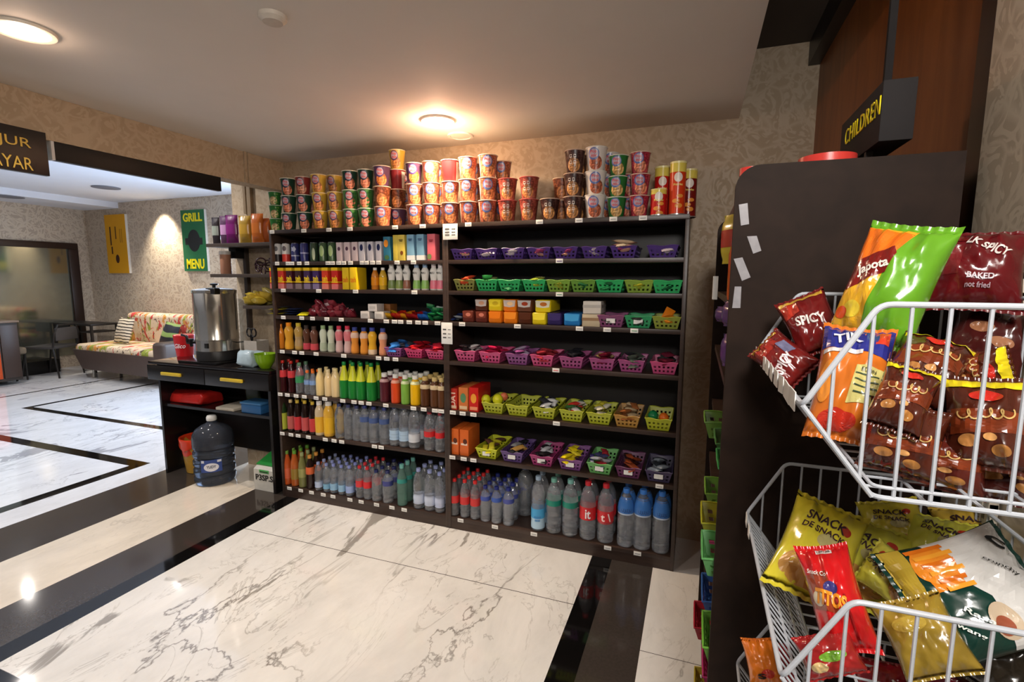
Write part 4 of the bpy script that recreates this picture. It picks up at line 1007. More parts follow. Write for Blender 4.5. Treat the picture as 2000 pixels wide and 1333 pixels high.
for i,(cx,c,tp,cn) in enumerate(bot):
    pouch(C5x(cx),4,.078 if cx<1000 else .088,.066,c,tp,f'{cn} folded pouch, {ORD[i]} in the lower tier on right fourth shelf')
for i,(cx,w_) in enumerate(((215,.07),(318,.07))):
    pouch(C5x(cx),4,w_,.066,(104,44,34),(120,56,40),f'reddish brown pouch, {ORD[i]} at the left of the lower tier',pict=(200,120,100))
top=[(318,.075,BRO,(190,180,175),'brown and white',(200,150,120)),(425,.078,YEL2,(240,216,50),'yellow',(206,176,30)),(540,.076,ORA,(206,190,180),'orange and white',(240,200,150)),(655,.082,(110,66,46),(190,186,184),'brown and silver',(160,60,30)),(800,.088,YEL2,(220,216,190),'yellow and white',(190,110,40))]
for i,(cx,w_,c,tp,cn,pc) in enumerate(top):
    pouch(C5x(cx),4,w_,.066,c,tp,f'{cn} folded pouch, {ORD[i]} in the upper tier on right fourth shelf',.066,pict=pc)
for j,(cx,lift,c) in enumerate(((1172,0,(196,180,150)),(1180,.066,(216,208,196)))):
    Y=YF+.1; X=ximg(C5x(cx),YF+.012,BZ[4]+lift+.03)
    t=thing('biscuit_box',f'cream biscuit box, {"lower" if j==0 else "upper"} of the pair right of the blue pouch','box',(X,Y,BZ[4]+lift),.03,'cream biscuit boxes')
    put('box_body',me(box(B(),-.046,.046,-.085,.09,0,.064,.003),'box_body'),G(c,.4),t)
    b=B(); box(b,-.047,.047,-.086,.091,.03,.045) ; put('band',b,G((150,120,90) if j==0 else (190,184,176)),t)
for i,(cx,c,cn) in enumerate(((1330,(130,70,110),'mauve'),(1545,(50,150,96),'green'),(1765,(140,150,56),'lime'))):
    P=tray(C5x(cx),4,c,f'{cn} tray at the right end of the right fourth shelf',None,.132,.058,label_card=i<2)
    fill_tray(P,.12,.058,.235,[((60,60,60),'dark')] if i<2 else [((226,140,40),'orange')],3,'snack packet',f'the {cn} tray on the fourth shelf',seed=i+40,heap=0 if i<2 else .012)
packet('snack_packet','orange packet standing up in the lime tray at the fourth shelf end','snack packet',(ximg(C5x(1775),YF+.1,1.29),YF+.1,BZ[4]+.062),(-.3,.5,.2),.05,.08,.014,(232,130,30),None)
for i in range(5):
    packet('candy_packet','small dark blue and silver candy packet beside the divider on right fourth shelf','candy packet',(ximg(C5x(95+i*17),YF+.05+.03*(i%3),1.25),YF+.05+.035*(i%3),BZ[4]+.012+.011*(i//2)),(PI/2+.1,.1*i,.6*i),.045,.06,.014,((40,56,110),(150,160,170))[i%2],'blue candies beside the divider')
# shelf 5 : pink trays (left bay three, right bay eight)
PNK=(196,76,124); MAU=(136,74,130)
gp='pink trays on the fifth shelf'
L5=[(1270,MAU,'mauve'),(1462,(200,60,110),'pink'),(1658,(196,70,116),'pink')]
for i,(cx,c,cn) in enumerate(L5):
    P=tray(C1(cx),5,c,f'{cn} slotted tray, {ORD[i]} of three on the left fifth shelf',gp,.115,.052,.22)
    fill_tray(P,.115,.052,.22,[[((60,130,210),'blue'),((90,90,100),'grey')],[((206,40,50),'red'),((170,30,44),'dark red')],[((190,40,60),'red')]][i],7,'candy packet',f'the {ORD[i]} tray on the left fifth shelf',heap=.02,seed=i+60,name='candy_packet',cat='candy packet')
cont5=[[((70,60,64),'dark'),((226,220,220),'silver')],[((206,40,90),'pink'),((190,30,60),'red')],[((150,80,140),'mauve'),((190,170,200),'lilac')],[((180,60,70),'red')],[((40,40,46),'black')],[((120,30,50),'maroon'),((206,180,120),'gold')],[((90,100,90),'grey green'),((60,60,66),'dark')],[((120,40,60),'maroon'),((80,90,90),'grey')]]
for i,cx in enumerate((190,385,595,790,1020,1260,1490,1745)):
    c=(MAU if i==2 else (PNK if i in(0,1,3,7) else (156,70,122)))
    P=tray(C5x(cx),5,c,f'pink slotted tray, {ORD[i]} from left on right fifth shelf',gp,.128,.060,.25)
    fill_tray(P,.12,.06,.25,cont5[i],7,'candy packet',f'the {ORD[i]} pink tray',heap=.022,seed=i+80,name='candy_packet',cat='candy packet')
# shelf 6 right: cereal boxes and yellow trays
gp='tall snack boxes on the right sixth shelf'
for i,(cx,w_,h,c,tx,tc) in enumerate(((80,.055,.125,(186,44,30),'OAT',(236,200,180)),(146,.058,.135,(214,120,60),'',(230,220,150)),(212,.058,.140,(206,30,24),'',(240,160,60)))):
    t=thing('cereal_box',['red cereal box with white letters, leftmost','orange cereal box with a green picture, middle','bright red cereal box, rightmost'][i]+' on right sixth shelf','box',(ximg(C6x(cx),YF+.02,BZ[6]),YF+.11,BZ[6]),0,gp)
    put('box_body',me(box(B(),-w_/2,w_/2,-.09,.09,0,h,.002),'box_body'),G(c,.35),t)
    if tx: put('lettering',fit_text('OAT',.10,.035,bold=.03),G(tc),t,(0,-.0915,h*.5),(PI/2,-PI/2,0))
    else: put('picture',disc2(0,0,.018,.028,16),G(tc if i==2 else (90,140,100)),t,(0,-.0915,h*.55),(PI/2,0,0))
    put('panel',me(box(B(),-w_*.4,w_*.4,-.0908,-.09,h*.06,h*.2),'panel'),G((230,200,160) if i!=2 else (240,150,110)),t)
OLI=(176,176,40)
gp='yellow trays on the right sixth shelf'
cont6=[None,None,[((236,236,236),'white'),((50,50,56),'black')],[((206,60,50),'red'),((236,230,220),'white'),((60,110,60),'green')],[((230,224,200),'cream'),((200,190,60),'yellow')],[((150,90,50),'brown'),((206,180,140),'beige')],None]
t6=(330,485,655,830,1005,1182,1383)
P6=[]
for i,cx in enumerate(t6):
    c=(170,176,40) if i!=5 else (176,130,60)
    P=tray(C6x(cx),6,c,f'yellow slotted tray, {ORD[i]} from left on right sixth shelf',gp,.128,.062,.26); P6.append(P)
    if cont6[i]: fill_tray(P,.12,.062,.26,cont6[i],8,'snack packet',f'the {ORD[i]} yellow tray',heap=.022,seed=i+100,size=(.035,.07,.014))
for j,(cx,cy,r,c,lab) in enumerate(((290,262,.028,(214,214,40),'yellow plastic ball, left one in the first yellow tray'),(365,262,.030,(220,220,40),'yellow plastic ball, right one in the first yellow tray'),(405,245,.024,(226,120,80),'orange red ball behind the yellow balls'),(1352,365,.026,(20,120,70),'green ball in the last yellow tray'),(1420,378,.025,(226,110,30),'orange ball in the last yellow tray'))):
    Y=YF+(.07 if j<2 or j>2 else .14); p=at(860+cx/3.252,700+cy/3.252,'Y',Y)
    b=B(); bmesh.ops.create_uvsphere(b,u_segments=24,v_segments=16,radius=r)
    for v in b.verts: v.co*=1+.03*math.sin(v.co.z/r*9)
    z=max(p[2],BZ[6]+r+.006); o=put('toy_ball',b,G(c,.3)); o.location=(p[0],Y,z); tag(o,lab,'ball','balls in the yellow trays')
# shelf 7 right
gp='orange boxes on the right seventh shelf'
for i,cx in enumerate((90,152)):
    t=thing('orange_box',f'orange patterned box, {"left" if i==0 else "right"} one on right seventh shelf','box',(ximg(C6x(cx),YF+.02,BZ[7]),YF+.10,BZ[7]),0,gp)
    put('box_body',me(box(B(),-.0275,.0275,-.08,.08,0,.155,.002),'box_body'),G((224,106,40),.4),t)
    put('picture',disc2(0,0,.013,.016,14),G((90,40,20)),t,(.006,-.0815,.085),(PI/2,0,0)); 
    b=B(); box(b,-.02,.02,-.0812,-.08,.062,.074); put('panel',b,G((236,210,190)),t)
gp='mixed trays on the right seventh shelf'
t7=[(290,(190,196,40),'yellow',[((206,196,50),'yellow'),((90,60,50),'brown')]),(452,(96,70,126),'purple',[((150,150,150),'silver'),((40,40,44),'black'),((196,150,80),'gold')]),(640,(160,56,110),'magenta',[((36,34,38),'black'),((200,200,206),'silver')]),(822,(120,70,130),'purple',[((232,210,30),'yellow'),((240,220,60),'pale yellow')]),(1008,(104,170,96),'green',[((70,70,110),'navy'),((180,50,60),'red'),((200,200,206),'silver')]),(1192,(100,50,86),'plum',[((150,70,40),'rust'),((60,30,30),'dark brown')]),(1385,(70,60,90),'dark purple',[((150,160,170),'silver'),((50,54,60),'grey')])]
for i,(cx,c,cn,cs) in enumerate(t7):
    P=tray(C6x(cx),7,c,f'{cn} slotted tray, {ORD[i]} from left on right seventh shelf',gp,.130,.060,.26,label_card=True)
    fill_tray(P,.12,.06,.26,cs,7,'snack packet',f'the {ORD[i]} tray on right seventh shelf',heap=.02,seed=i+120,size=(.032,.075,.014))
X=ximg(C6x(962),YF+.05,.55); t=thing('spray_bottle','tiny white and blue tube standing in the green tray','bottle',(X,YF+.06,BZ[7]+.004))
b=B(); lathe(b,[(.011,0),(.011,.07)],16); put('tube_body',b,G((206,206,214)),t); b=B(); lathe(b,[(.012,.055),(.012,.085),(.0001,.085)],16); put('cap',b,G((60,50,110)),t)
# shelf 4 left
grp4='packets on the fourth shelf of the left unit'
C1y=lambda cy:440+cy/4.76
for i,(cx,lift,c) in enumerate(((215,.0,(200,186,50)),(215,.014,(40,44,60)),(220,.028,(206,190,60)),(225,.042,(60,60,70)))):
    packet('biscuit_packet',f'{["yellow","dark","yellow","dark"][i]} flat biscuit packet, {["lowest","second","third","top"][i]} in the pile at the left end','biscuit packet',(ximg(C1(cx),YF+.07,1.25),YF+.075,BZ[4]+.009+lift),(PI/2,0,.05*i),.10,.12,.014,c,grp4)
for i in range(3): packet('biscuit_packet',f'dark blue flat packet, {["lowest","middle","top"][i]} of the pile beside the yellow ones','biscuit packet',(ximg(C1(335+10*i),YF+.08,1.25),YF+.085,BZ[4]+.009+.015*i),(PI/2,0,.1*i),.085,.11,.014,(46,56,92),grp4)
packet('snack_packet','bright yellow packet lying at the edge of left fourth shelf','snack packet',(ximg(C1(440),YF+.04,1.25),YF+.05,BZ[4]+.012),(PI/2+.15,0,.4),.07,.09,.018,(226,214,40),grp4)
rr=random.Random(5); n_=0
for lay,(ys,xs_) in enumerate(((0,(520,575,635,700,765,830,880)),(1,(560,620,690,760,800)),(2,(575,655,705)))):
    for xi in xs_:
        for dyb in ((.04,.12) if lay<2 else (.07,)):
            packet('candy_bag',f'maroon and silver candy bag heaped on left fourth shelf','candy bag',(ximg(C1(xi+rr.uniform(-6,6)),YF+dyb,1.27),YF+dyb+.01,BZ[4]+.022+lay*.030),(PI/2-1.1+rr.uniform(-.4,.4),rr.uniform(-.5,.5),rr.uniform(-.7,.7)),.055,.06,.034,((120,30,44),(96,24,38),(140,50,60))[n_%3],'maroon candy bags on left fourth shelf',(206,176,180) if n_%2 else None); n_+=1
for i,(cx,lift,w_,c,lb) in enumerate(((1015,0,.062,(206,200,196),'white soap box, lower left of the three'),(1145,0,.060,(208,204,198),'white soap box, lower right of the three'),(1085,.045,.062,(214,208,204),'white soap box on top of the other two'),(1205,.045,.065,(140,90,46),'brown box right behind the top white box'))):
    Y=YF+(.05 if i<3 else .14); 
    t=thing('soap_box',lb,'box',(ximg(C1(cx),YF+.015 if i<3 else YF+.1,BZ[4]+lift),Y,BZ[4]+(lift if i<3 else 0)),0,'small boxes on left fourth shelf')
    hh=.044 if i<3 else .085
    put('box_body',me(box(B(),-w_/2,w_/2,-.038,.038,0,hh,.0015),'box_body'),G(c,.4),t); b=B(); box(b,-w_*.35,w_*.35,-.0386,-.038,hh*.3,hh*.7); put('panel',b,G(tuple(int(x*.88) for x in c)),t)
cc=[(1240,(226,170,30),'yellow'),(1300,(190,40,30),'red'),(1340,(206,60,34),'red'),(1385,(230,150,30),'orange'),(1430,(150,24,24),'dark red'),(1480,(170,30,36),'dark red'),(1540,(30,100,190),'blue'),(1580,(40,110,200),'blue')]
for i,(cx,c,cn) in enumerate(cc):
    for q in range(2): packet('candy_packet',f'{cn} candy packet, {"front" if q==0 else "rear"} one of the {ORD[i]} pair right of the white boxes','candy packet',(ximg(C1(cx),YF+.05,1.25),YF+.05+.07*q,BZ[4]+.018+.012*q),(PI/2-.45,.2*(-1)**i,.5*(-1)**(i+q)),.055,.075,.022,c,grp4)
for i in range(16):
    packet('candy_packet','green and silver candy packet heaped at the divider on left fourth shelf','candy packet',(ximg(C1(1632+24*(i%5)),YF+.05,1.26),YF+.04+.035*(i%3),BZ[4]+.016+.022*(i//5)),(PI/2-.5+rr.uniform(-.4,.4),rr.uniform(-.4,.4),rr.uniform(-1,1)),.05,.06,.018,((34,120,70),(60,150,90),(180,200,190))[i%3],'green candy packets at the divider')
# ================================================================ DRINKS TABLE ON THE LEFT
TZ=.86
t=thing('drinks_table','black table with two drawers and open lower shelf beside the shelving','table',(-3.23,2.52,0))
x0,x1=-.585,.585
b=B(); box(b,x0,x1,-.01,.34,TZ-.02,TZ,.002); put('tabletop',b,mat((24,20,20),.08,ns=20),t)
b=B(); box(b,x0+.08,x0+.10,.0,.33,0,TZ-.02); put('side_panel',b,M_TABLE,t)
b=B(); box(b,x1-.03,x1-.008,.0,.33,0,TZ-.02); put('side_panel',b,M_TABLE,t)
b=B(); box(b,x0+.10,x1-.03,.318,.33,.15,TZ-.02); put('back_panel',b,mat((14,12,12),.5),t)
b=B(); box(b,x0+.10,x1-.03,.02,.318,.52,.54); put('lower_shelf',b,M_TABLE,t)
for a,c in ((x0,-.005),(.002,x1)):
    b=B(); box(b,a,c,-.02,.31,TZ-.135,TZ-.024,.002); d=put('drawer',b,M_TABLE,t)
    b=B(); xc=(a+c)/2-.03; box(b,xc-.10,xc+.10,-.036,-.021,TZ-.092,TZ-.068,.005); put('handle',b,mat((206,176,50),.35),d)
def ontable(px,y,z=TZ): return Vector((ximg(px,y,z),y,z))
# urn
p=ontable(428,2.70)
t=thing('water_urn','tall stainless steel hot water urn with black tap on the table','urn',p,0)
r=.142; ST=mat((214,210,202),.16,.9,ns=3,na=.1)
b=B(); box(b,-.23,.15,-.15,.15,0,.016,.004); put('drip_tray',b,mat((18,16,16),.2),t)
b=B(); lathe(b,[(r*.97,.016),(r*1.0,.02),(r*1.0,.085),(r*.98,.09)],48); put('urn_base',b,mat((26,24,24),.4),t)
b=B(); lathe(b,[(r*.99,.09),(r*.99,.165),(r*1.012,.168),(r*1.012,.176),(r,.18),(r,.50),(r*1.02,.505),(r*1.02,.512),(r,.515)],56); put('urn_body',b,ST,t)
b=B(); lathe(b,[(r*1.03,.512),(r*1.03,.528),(r*.95,.536),(.02,.548),(.0001,.549)],56); lid=put('urn_lid',b,ST,t)
b=B(); lathe(b,[(.012,.548),(.012,.56),(.026,.566),(.028,.574),(.0001,.58)],24); put('knob',b,mat((18,16,16),.3),lid)
b=B(); soft(b,.045,.135,-.11,-.06,.50,.545,.008); put('lid_clip',b,mat((22,18,18),.35),t)
b=B(); box(b,-.148,-.125,-.03,.03,.42,.45,.004); put('handle',b,mat((20,18,18),.35),t)
b=B(); tube(b,[(-.12,-.05,.145),(-.19,-.08,.145)],.014,12); tube(b,[(-.175,-.075,.15),(-.175,-.075,.11)],.012,12); tube(b,[(-.185,-.1,.145),(-.185,-.1,.19),(-.23,-.11,.20)],.009,10); soft(b,-.2,-.16,-.1,-.06,.13,.17,.006); put('tap',b,mat((18,16,16),.3),t)
b=B(); box(b,.035,.065,-.1385,-.125,.115,.15,.002); put('switch',b,mat((16,14,14),.4),t)
b=B(); tube(b,[(.12,.06,.14),(.2,.05,.15),(.26,.04,.09),(.27,.04,.012)],.004,6); put('cord',b,mat((20,20,20),.5),t)
# red tub behind urn
p=ontable(362,2.80)
t=thing('red_tub','red tub with white lettering behind the left side of the urn','tub',p,0)
b=B(); lathe(b,[(.058,0),(.075,.165),(.07,.17)],32); put('tub_body',b,G((196,28,34),.3),t)
put('lettering',wrapc(fit_text('Glico',.085,.035,shear=.3,bold=.01,sub=.12),lambda y:.070,.085),G((240,236,236)),t,None,(0,0,.42))
# bags, box with scissors, bowl
p=ontable(492,2.62)
b=B(); soft(b,-.085,.07,-.06,.06,0,.11,.03); bmesh.ops.subdivide_edges(b,edges=b.edges[:],cuts=1)
for v in b.verts: v.co+=Vector((noise.noise(v.co*25),noise.noise(v.co*25+Vector((5,0,0))),noise.noise(v.co*22+Vector((0,7,0)))))*.02; v.co.z=max(v.co.z,0)
b_=put('plastic_bag',me(b,'bag',2),mat((176,196,206),.25,ns=30,na=.2)); b_.location=p; tag(b_,'crumpled pale blue plastic bag on the table right of the urn','plastic bag')
p=ontable(519,2.60)
t=thing('green_bowl','lime green translucent bowl at the right end of the table','bowl',p)
b=B(); lathe(b,[(.0001,.006),(.03,0),(.035,.004),(.06,.05),(.07,.10),(.072,.102),(.067,.1),(.057,.052),(.0001,.012)],36,caps=False); put('bowl_body',b,mat((150,196,30),.2,trans=.3,ns=5),t)
p=ontable(503,2.76)
t=thing('desk_box','pale grey open pen box holding scissors on the table','box',p)
b=B()
for q in ((-.06,.06,-.055,-.05),(-.06,.06,.05,.055),(-.06,-.055,-.05,.05),(.055,.06,-.05,.05)): box(b,*q,0,.165)
box(b,-.06,.06,-.055,.055,0,.004); put('box_body',b,mat((176,168,158),.5),t)
q=Vector((ximg(493,2.76,1.1),2.75,TZ+.006))
t=thing('scissors','black handled scissors standing upside down in the pen box','scissors',q,0)
b=B(); 
for s in (-1,1): tube(b,[(s*.022+.022*math.cos(a),0,.215+.03*math.sin(a)) for a in [2*PI*i/14 for i in range(14)]],.0055,8,True); tube(b,[(s*.01,0,.19),(0,0,.15)],.006)
put('handles',b,mat((16,14,18),.35),t); b=B(); box(b,-.008,.008,-.002,.002,.0,.155); put('blades',b,mat((170,170,170),.25,.9),t)
# things under the table
p=ontable(372,2.62,.54)
def crumple(name,label,cat,loc,w,d,h,col,rough=.3,seed=0,amp=.02):
    b=B(); soft(b,-w/2,w/2,-d/2,d/2,0,h,min(h,d,w)*.3); bmesh.ops.subdivide_edges(b,edges=b.edges[:],cuts=2)
    for v in b.verts:
        v.co+=Vector((noise.noise(v.co*18+Vector((seed,0,0))),noise.noise(v.co*18+Vector((0,seed,3))),noise.noise(v.co*15+Vector((0,7,seed)))))*amp; v.co.z=max(v.co.z,.0005)
    o=put(name,me(b,name,2),mat(col,rough,ns=20,na=.2)); o.location=loc; return tag(o,label,cat)
crumple('plastic_bag','crumpled bright red plastic bag on the shelf under the drawers','plastic bag',(ximg(378,2.65,.54),2.665,.54),.38,.17,.08,(196,40,34),.25,1,.03)
crumple('paper_stack','white papers on the shelf under the drawers','papers',(ximg(458,2.62,.54),2.64,.54),.17,.2,.022,(186,176,160),.6,2,.006)
crumple('plastic_bag','dark green folded bag under the right drawer','plastic bag',(ximg(497,2.74,.56),2.755,.54),.12,.08,.14,(40,52,34),.3,9,.02)
t=thing('blue_box','flat blue plastic box at right end of the table shelf','box',(ximg(503,2.60,.54),2.61,.54)); b=B(); box(b,-.095,.085,-.06,.06,0,.065,.006); put('box_body',b,G((40,90,140),.35),t)
b=B(); box(b,-.1,.09,-.065,.065,.065,.078,.003); put('lid',b,G((60,110,156),.3),t)
# gallon
q=at(418,957,'Z',0); cy=q[1]+.125
t=thing('water_gallon','large dark blue refill water gallon standing under the table','water gallon',(ximg(418,cy,.2),cy,0),.62)
GD=mat((84,90,102),.10,trans=.6,ior=1.2,ns=6)
r=.134; pf=[(.0001,.012),(.6*r,0),(.93*r,.006),(r,.03)]
for i in range(4):
    z=.05+i*.062; pf+=[(r,z),(r*.93,z+.012),(r*.93,z+.022),(r,z+.034)]
pf+=[(r,.33),(r*.97,.36),(r*.82,.395),(r*.55,.42),(r*.28,.437),(r*.22,.45),(r*.21,.475)]
b=B(); lathe(b,pf,48); put('gallon_body',b,GD,t)
b=B(); lathe(b,[(.032,.455),(.034,.46),(.034,.478),(.028,.49),(.0001,.49)],28); put('cap',b,mat((226,224,220),.4),t)
put('label_band',wrapc(grid2(-.068,.068,-.045,.045,16,4),r+.001,.155),G((52,74,140),.35),t,None,(0,0,.12))
put('label_patch',wrapc(disc2(0,-.008,.048,.030,24),r+.002,.155),G((214,216,226),.35),t,None,(0,0,.12))
put('lettering',wrapc(fit_text('YUDY',.062,.020,bold=.03,sub=.12),r+.003,.15),G((60,66,90)),t,None,(0,0,.12))
put('corner_mark',wrapc(join2([warp(grid2(-.01,.01,-.009,.009,3,3),lambda x,y,z:(x-.054,y+.033,z)),warp(grid2(-.013,.013,-.008,.008,3,3),lambda x,y,z:(x+.052,y+.033,z))]),r+.0015,.155),G((206,210,220)),t,None,(0,0,.12))
# bin with red bag liner
q=at(372,933,'Z',0)
t=thing('waste_bin','yellow waste bin with an orange red bag folded over the rim','waste bin',(-3.555,2.66,0))
b=B(); lathe(b,[(.0001,.004),(.075,0),(.088,.003),(.118,.26),(.12,.262),(.114,.26),(.084,.008)],40,caps=False); put('bin_body',b,mat((196,150,60),.35),t)
b=B(); 
prof=[(.121,.195),(.1235,.215),(.1225,.24),(.126,.262),(.122,.272),(.112,.262),(.108,.15)]
lathe(b,prof,48,caps=False)
for v in b.verts:
    a=math.atan2(v.co.y,v.co.x)
    if v.co.z<.2: v.co.z+=.012*math.sin(a*5)
    k=1+.012*math.sin(a*11+v.co.z*60); v.co.x*=k; v.co.y*=k
put('bin_bag',b,mat((222,62,30),.28,ns=25,na=.15),t)
# white box with green lid
q=at(512,962,'Z',0)
t=thing('donation_box','white box with sloping green lid and black lettering, beside the gallon','box',(-2.775,2.535,0))
w_,dd=.088,.24
b=B(); prism(b,[(0,0),(dd,0),(dd,.235),(.03,.168),(0,.15)],-w_,w_,'YZ'); put('box_body',b,mat((206,202,192),.5),t)
b=B(); prism(b,[(.03,.1685),(dd+.004,.2365),(dd+.004,.250),(.028,.178)],-w_-.002,w_+.002,'YZ'); lid=put('lid',b,mat((40,140,60),.35),t)
b=B(); box(b,-.035,.05,-.003,.0,.128,.152,.002); put('slot_frame',b,mat((80,170,90),.35),t)
b=B(); box(b,-.028,.043,-.0042,-.0028,.134,.142); put('slot',b,mat((16,50,20),.5),t)
text_part('lettering','P3SP.S',.155,.042,mat((22,20,20),.5),t,(.008,-.0025,.095),(PI/2,0,0),bold=.02,ext=.001)
# ---------------------------------------------------------------- small wall shelves above the table
WS=mat((66,56,50),.4)
def rng(pxa,pxb,y,z): return ximg(pxa,y,z),ximg(pxb,y,z)
ysh=2.66
t=thing('corner_wall_shelf','dark three tier wall shelf above the urn beside the shelving','wall shelf',(-2.9,YW,0))
zs=[at(402,473,'Y',ysh)[2],at(410,531,'Y',ysh)[2],at(472,597,'Y',ysh)[2]]
zs=[1.72,1.505,1.285]
for i,(pa,z) in enumerate(zip((402,410,474),zs)):
    xa=ximg(pa,ysh,z); b=B(); box(b,xa+2.9,-2.60+2.9,ysh-YW,-.001,z-.024,z,.002); put('shelf_board',b,WS,t)
    b=B(); prism(b,[(-.003,z-.024),(-.003,z-.15),(-.17,z-.024)],.16,.175,'YZ'); put('bracket',b,WS,t)
b=B(); xp=ximg(488,YW,1.4)+2.9; box(b,xp-.02,xp+.012,-.03,-.001,1.1,1.72,.002); put('upright',b,WS,t)
b=B(); xq=ximg(465,2.8,1.6)+2.9; box(b,xq-.07,xq+.0,-.10,-.001,1.62,1.696,.002); put('junction_box',b,mat((18,15,15),.4),t)
def on(px,y,z): return (ximg(px,y,z),y,z)
def standbag(px,y,z,w,h,d,col,label,stripe=None,name='snack_bag',grp='bags on the small wall shelf'):
    packet(name,label,'snack bag',Vector(on(px,y,z))+Vector((0,0,h/2)),(0,0,.25),w,h,d,col,grp,stripe)
standbag(424,2.72,zs[0],.06,.19,.035,(50,44,48),'dark bag at the left end of the top wall shelf',(150,160,150))
standbag(441,2.73,zs[0],.07,.20,.035,(90,60,90),'grey purple bag with pale stripes on the top wall shelf',(196,150,196))
standbag(455,2.71,zs[0],.095,.20,.04,(106,24,96),'deep purple bag on the top wall shelf',(130,40,120))
standbag(481,2.71,zs[0],.09,.19,.05,(176,140,50),'clear bag of yellow crackers on the top wall shelf',(196,156,60))
standbag(505,2.71,zs[0],.09,.20,.05,(196,104,40),'clear bag of orange crackers on the top wall shelf',(206,116,50))
standbag(523,2.74,zs[0],.07,.17,.05,(176,86,34),'narrow orange cracker bag against the shelving on the wall shelf')
p=on(442,2.74,zs[1]); t=thing('spice_jar','clear jar of pinkish brown powder on the middle wall shelf','jar',p)
b=B(); lathe(b,[(.035,0),(.037,.004),(.036,.12),(.037,.15)],28); put('jar_body',b,mat((176,128,104),.2,ns=10),t)
b=B(); lathe(b,[(.039,.14),(.039,.165),(.0001,.168)],28); put('lid',b,mat((200,196,190),.3),t)
for i,(px,dy) in enumerate(((508,.0),(516,.05),(524,.02))):
    b=B(); 
    for s in (-1,1): tube(b,[(s*.04+.03*math.cos(a),0,.03+.024*math.sin(a)) for a in [2*PI*i_/12 for i_ in range(12)]],.005,8,True)
    tube(b,[(-.07,0,.04),(-.075,.1,.045)],.004); tube(b,[(.07,0,.04),(.075,.1,.045)],.004); tube(b,[(-.012,0,.035),(.012,0,.035)],.004)
    o=put('eyeglasses',b,mat((52,22,30),.3)); o.location=Vector(on(px,2.70+dy,zs[1]))+Vector((0,0,.0+.03*i)); o.rotation_euler=(0,.3-.2*i,.5*i-.3); tag(o,f'dark tangled spectacle frame, {ORD[i]} from left on the middle wall shelf','glasses','dark frames on the wall shelf')
rr=random.Random(11)
for i in range(9):
    packet('chip_bag','small yellow chip bag heaped on the lowest wall shelf','snack bag',(ximg(490+6*(i%5)+3,2.72,zs[2]),2.70+.04*(i%3),zs[2]+.032+.03*(i//4)),(PI/2-.5+rr.uniform(-.3,.3),rr.uniform(-.3,.3),rr.uniform(-.8,.8)),.085,.095,.05,((196,170,60),(176,150,50),(206,190,110))[i%3],'yellow chip bags on the lowest wall shelf')
# ================================================================ RIGHT GONDOLA
GX0,GX1,GY0,GY1=.075,.44,1.15,2.15
t=thing('gondola','tall dark gondola shelf at right, seen from its plain end panel','gondola',((GX0+GX1)/2,GY0,0))
cx=(GX0+GX1)/2
def rounded(x0,x1,z0,z1,r,n=8):
    P=[(x0,z0),(x1,z0),(x1,z1)]
    for i in range(n+1): a=PI/2+PI/2*i/n; P.append((x0+r+r*math.cos(a),z1-r+r*math.sin(a)))
    return P
zt=at(1475,322,'Y',GY0)[2]
xl=at(1432,450,'Y',GY0)[0]
for y0,y1 in ((0,.02),(GY1-GY0-.02,GY1-GY0)):
    b=B(); prism(b,rounded(xl-cx,GX1-cx,0,zt,.045),y0,y1); put('end_panel',b,M_GOND,t)
b=B(); box(b,GX1-.02-cx,GX1-cx,.02,GY1-GY0-.02,0,zt-.01); put('back_panel',b,M_GOND,t)
gz=[1.66,1.43,1.22,1.0,.78,.56,.34,.1]
for z in gz: b=B(); box(b,xl+.012-cx,GX1-.02-cx,.02,GY1-GY0-.02,z-.02,z); put('shelf_board',b,M_SHELF,t)
# clear adhesive labels on the end panel
for i,(pts,lb) in enumerate(((((1443,400),(1460,397),(1463,438),(1447,441)),'first'),(((1459,462),(1478,461),(1487,490),(1471,496)),'second'),(((1433,506),(1450,503),(1466,542),(1449,549)),'third'),(((1435,560),(1448,560),(1446,602),(1430,602)),'lowest'))):
    b=B(); Q=[at(x,y,'Y',GY0-.0006) for x,y in pts]; A=[b.verts.new(Vector(q)-t.location) for q in Q]; Cc=[b.verts.new(Vector(q)-t.location+Vector((0,-.0008,0))) for q in Q]
    b.faces.new(A); b.faces.new(Cc[::-1])
    for k in range(4): b.faces.new((A[k],Cc[k],Cc[(k+1)%4],A[(k+1)%4]))
    put('sticker',b,mat((150,148,152),.3,ns=60,na=.25),t)
# red buckets on top (only rims show)
for (px,py),r_,lb in (((1465,333),.022,'small red lid peeping over the rounded corner of the gondola'),((1615,312),.05,'red round lid on top of the gondola below the sign')):
    yy=GY0+.03+r_; p=at(px,py,'Y',yy); zz=1.66
    tt=thing('red_tin',lb,'tin',(max(p[0],xl+.012+r_*.9),yy,zz)); b=B(); lathe(b,[(r_*.95,0),(r_,p[2]-zz)],32); put('tin_body',b,G((176,40,36),.3),tt)
    b=B(); lathe(b,[(r_*1.05,p[2]-zz-.012),(r_*1.05,p[2]-zz+.004),(.0001,p[2]-zz+.006)],32); put('lid',b,G((206,60,52),.3),tt)
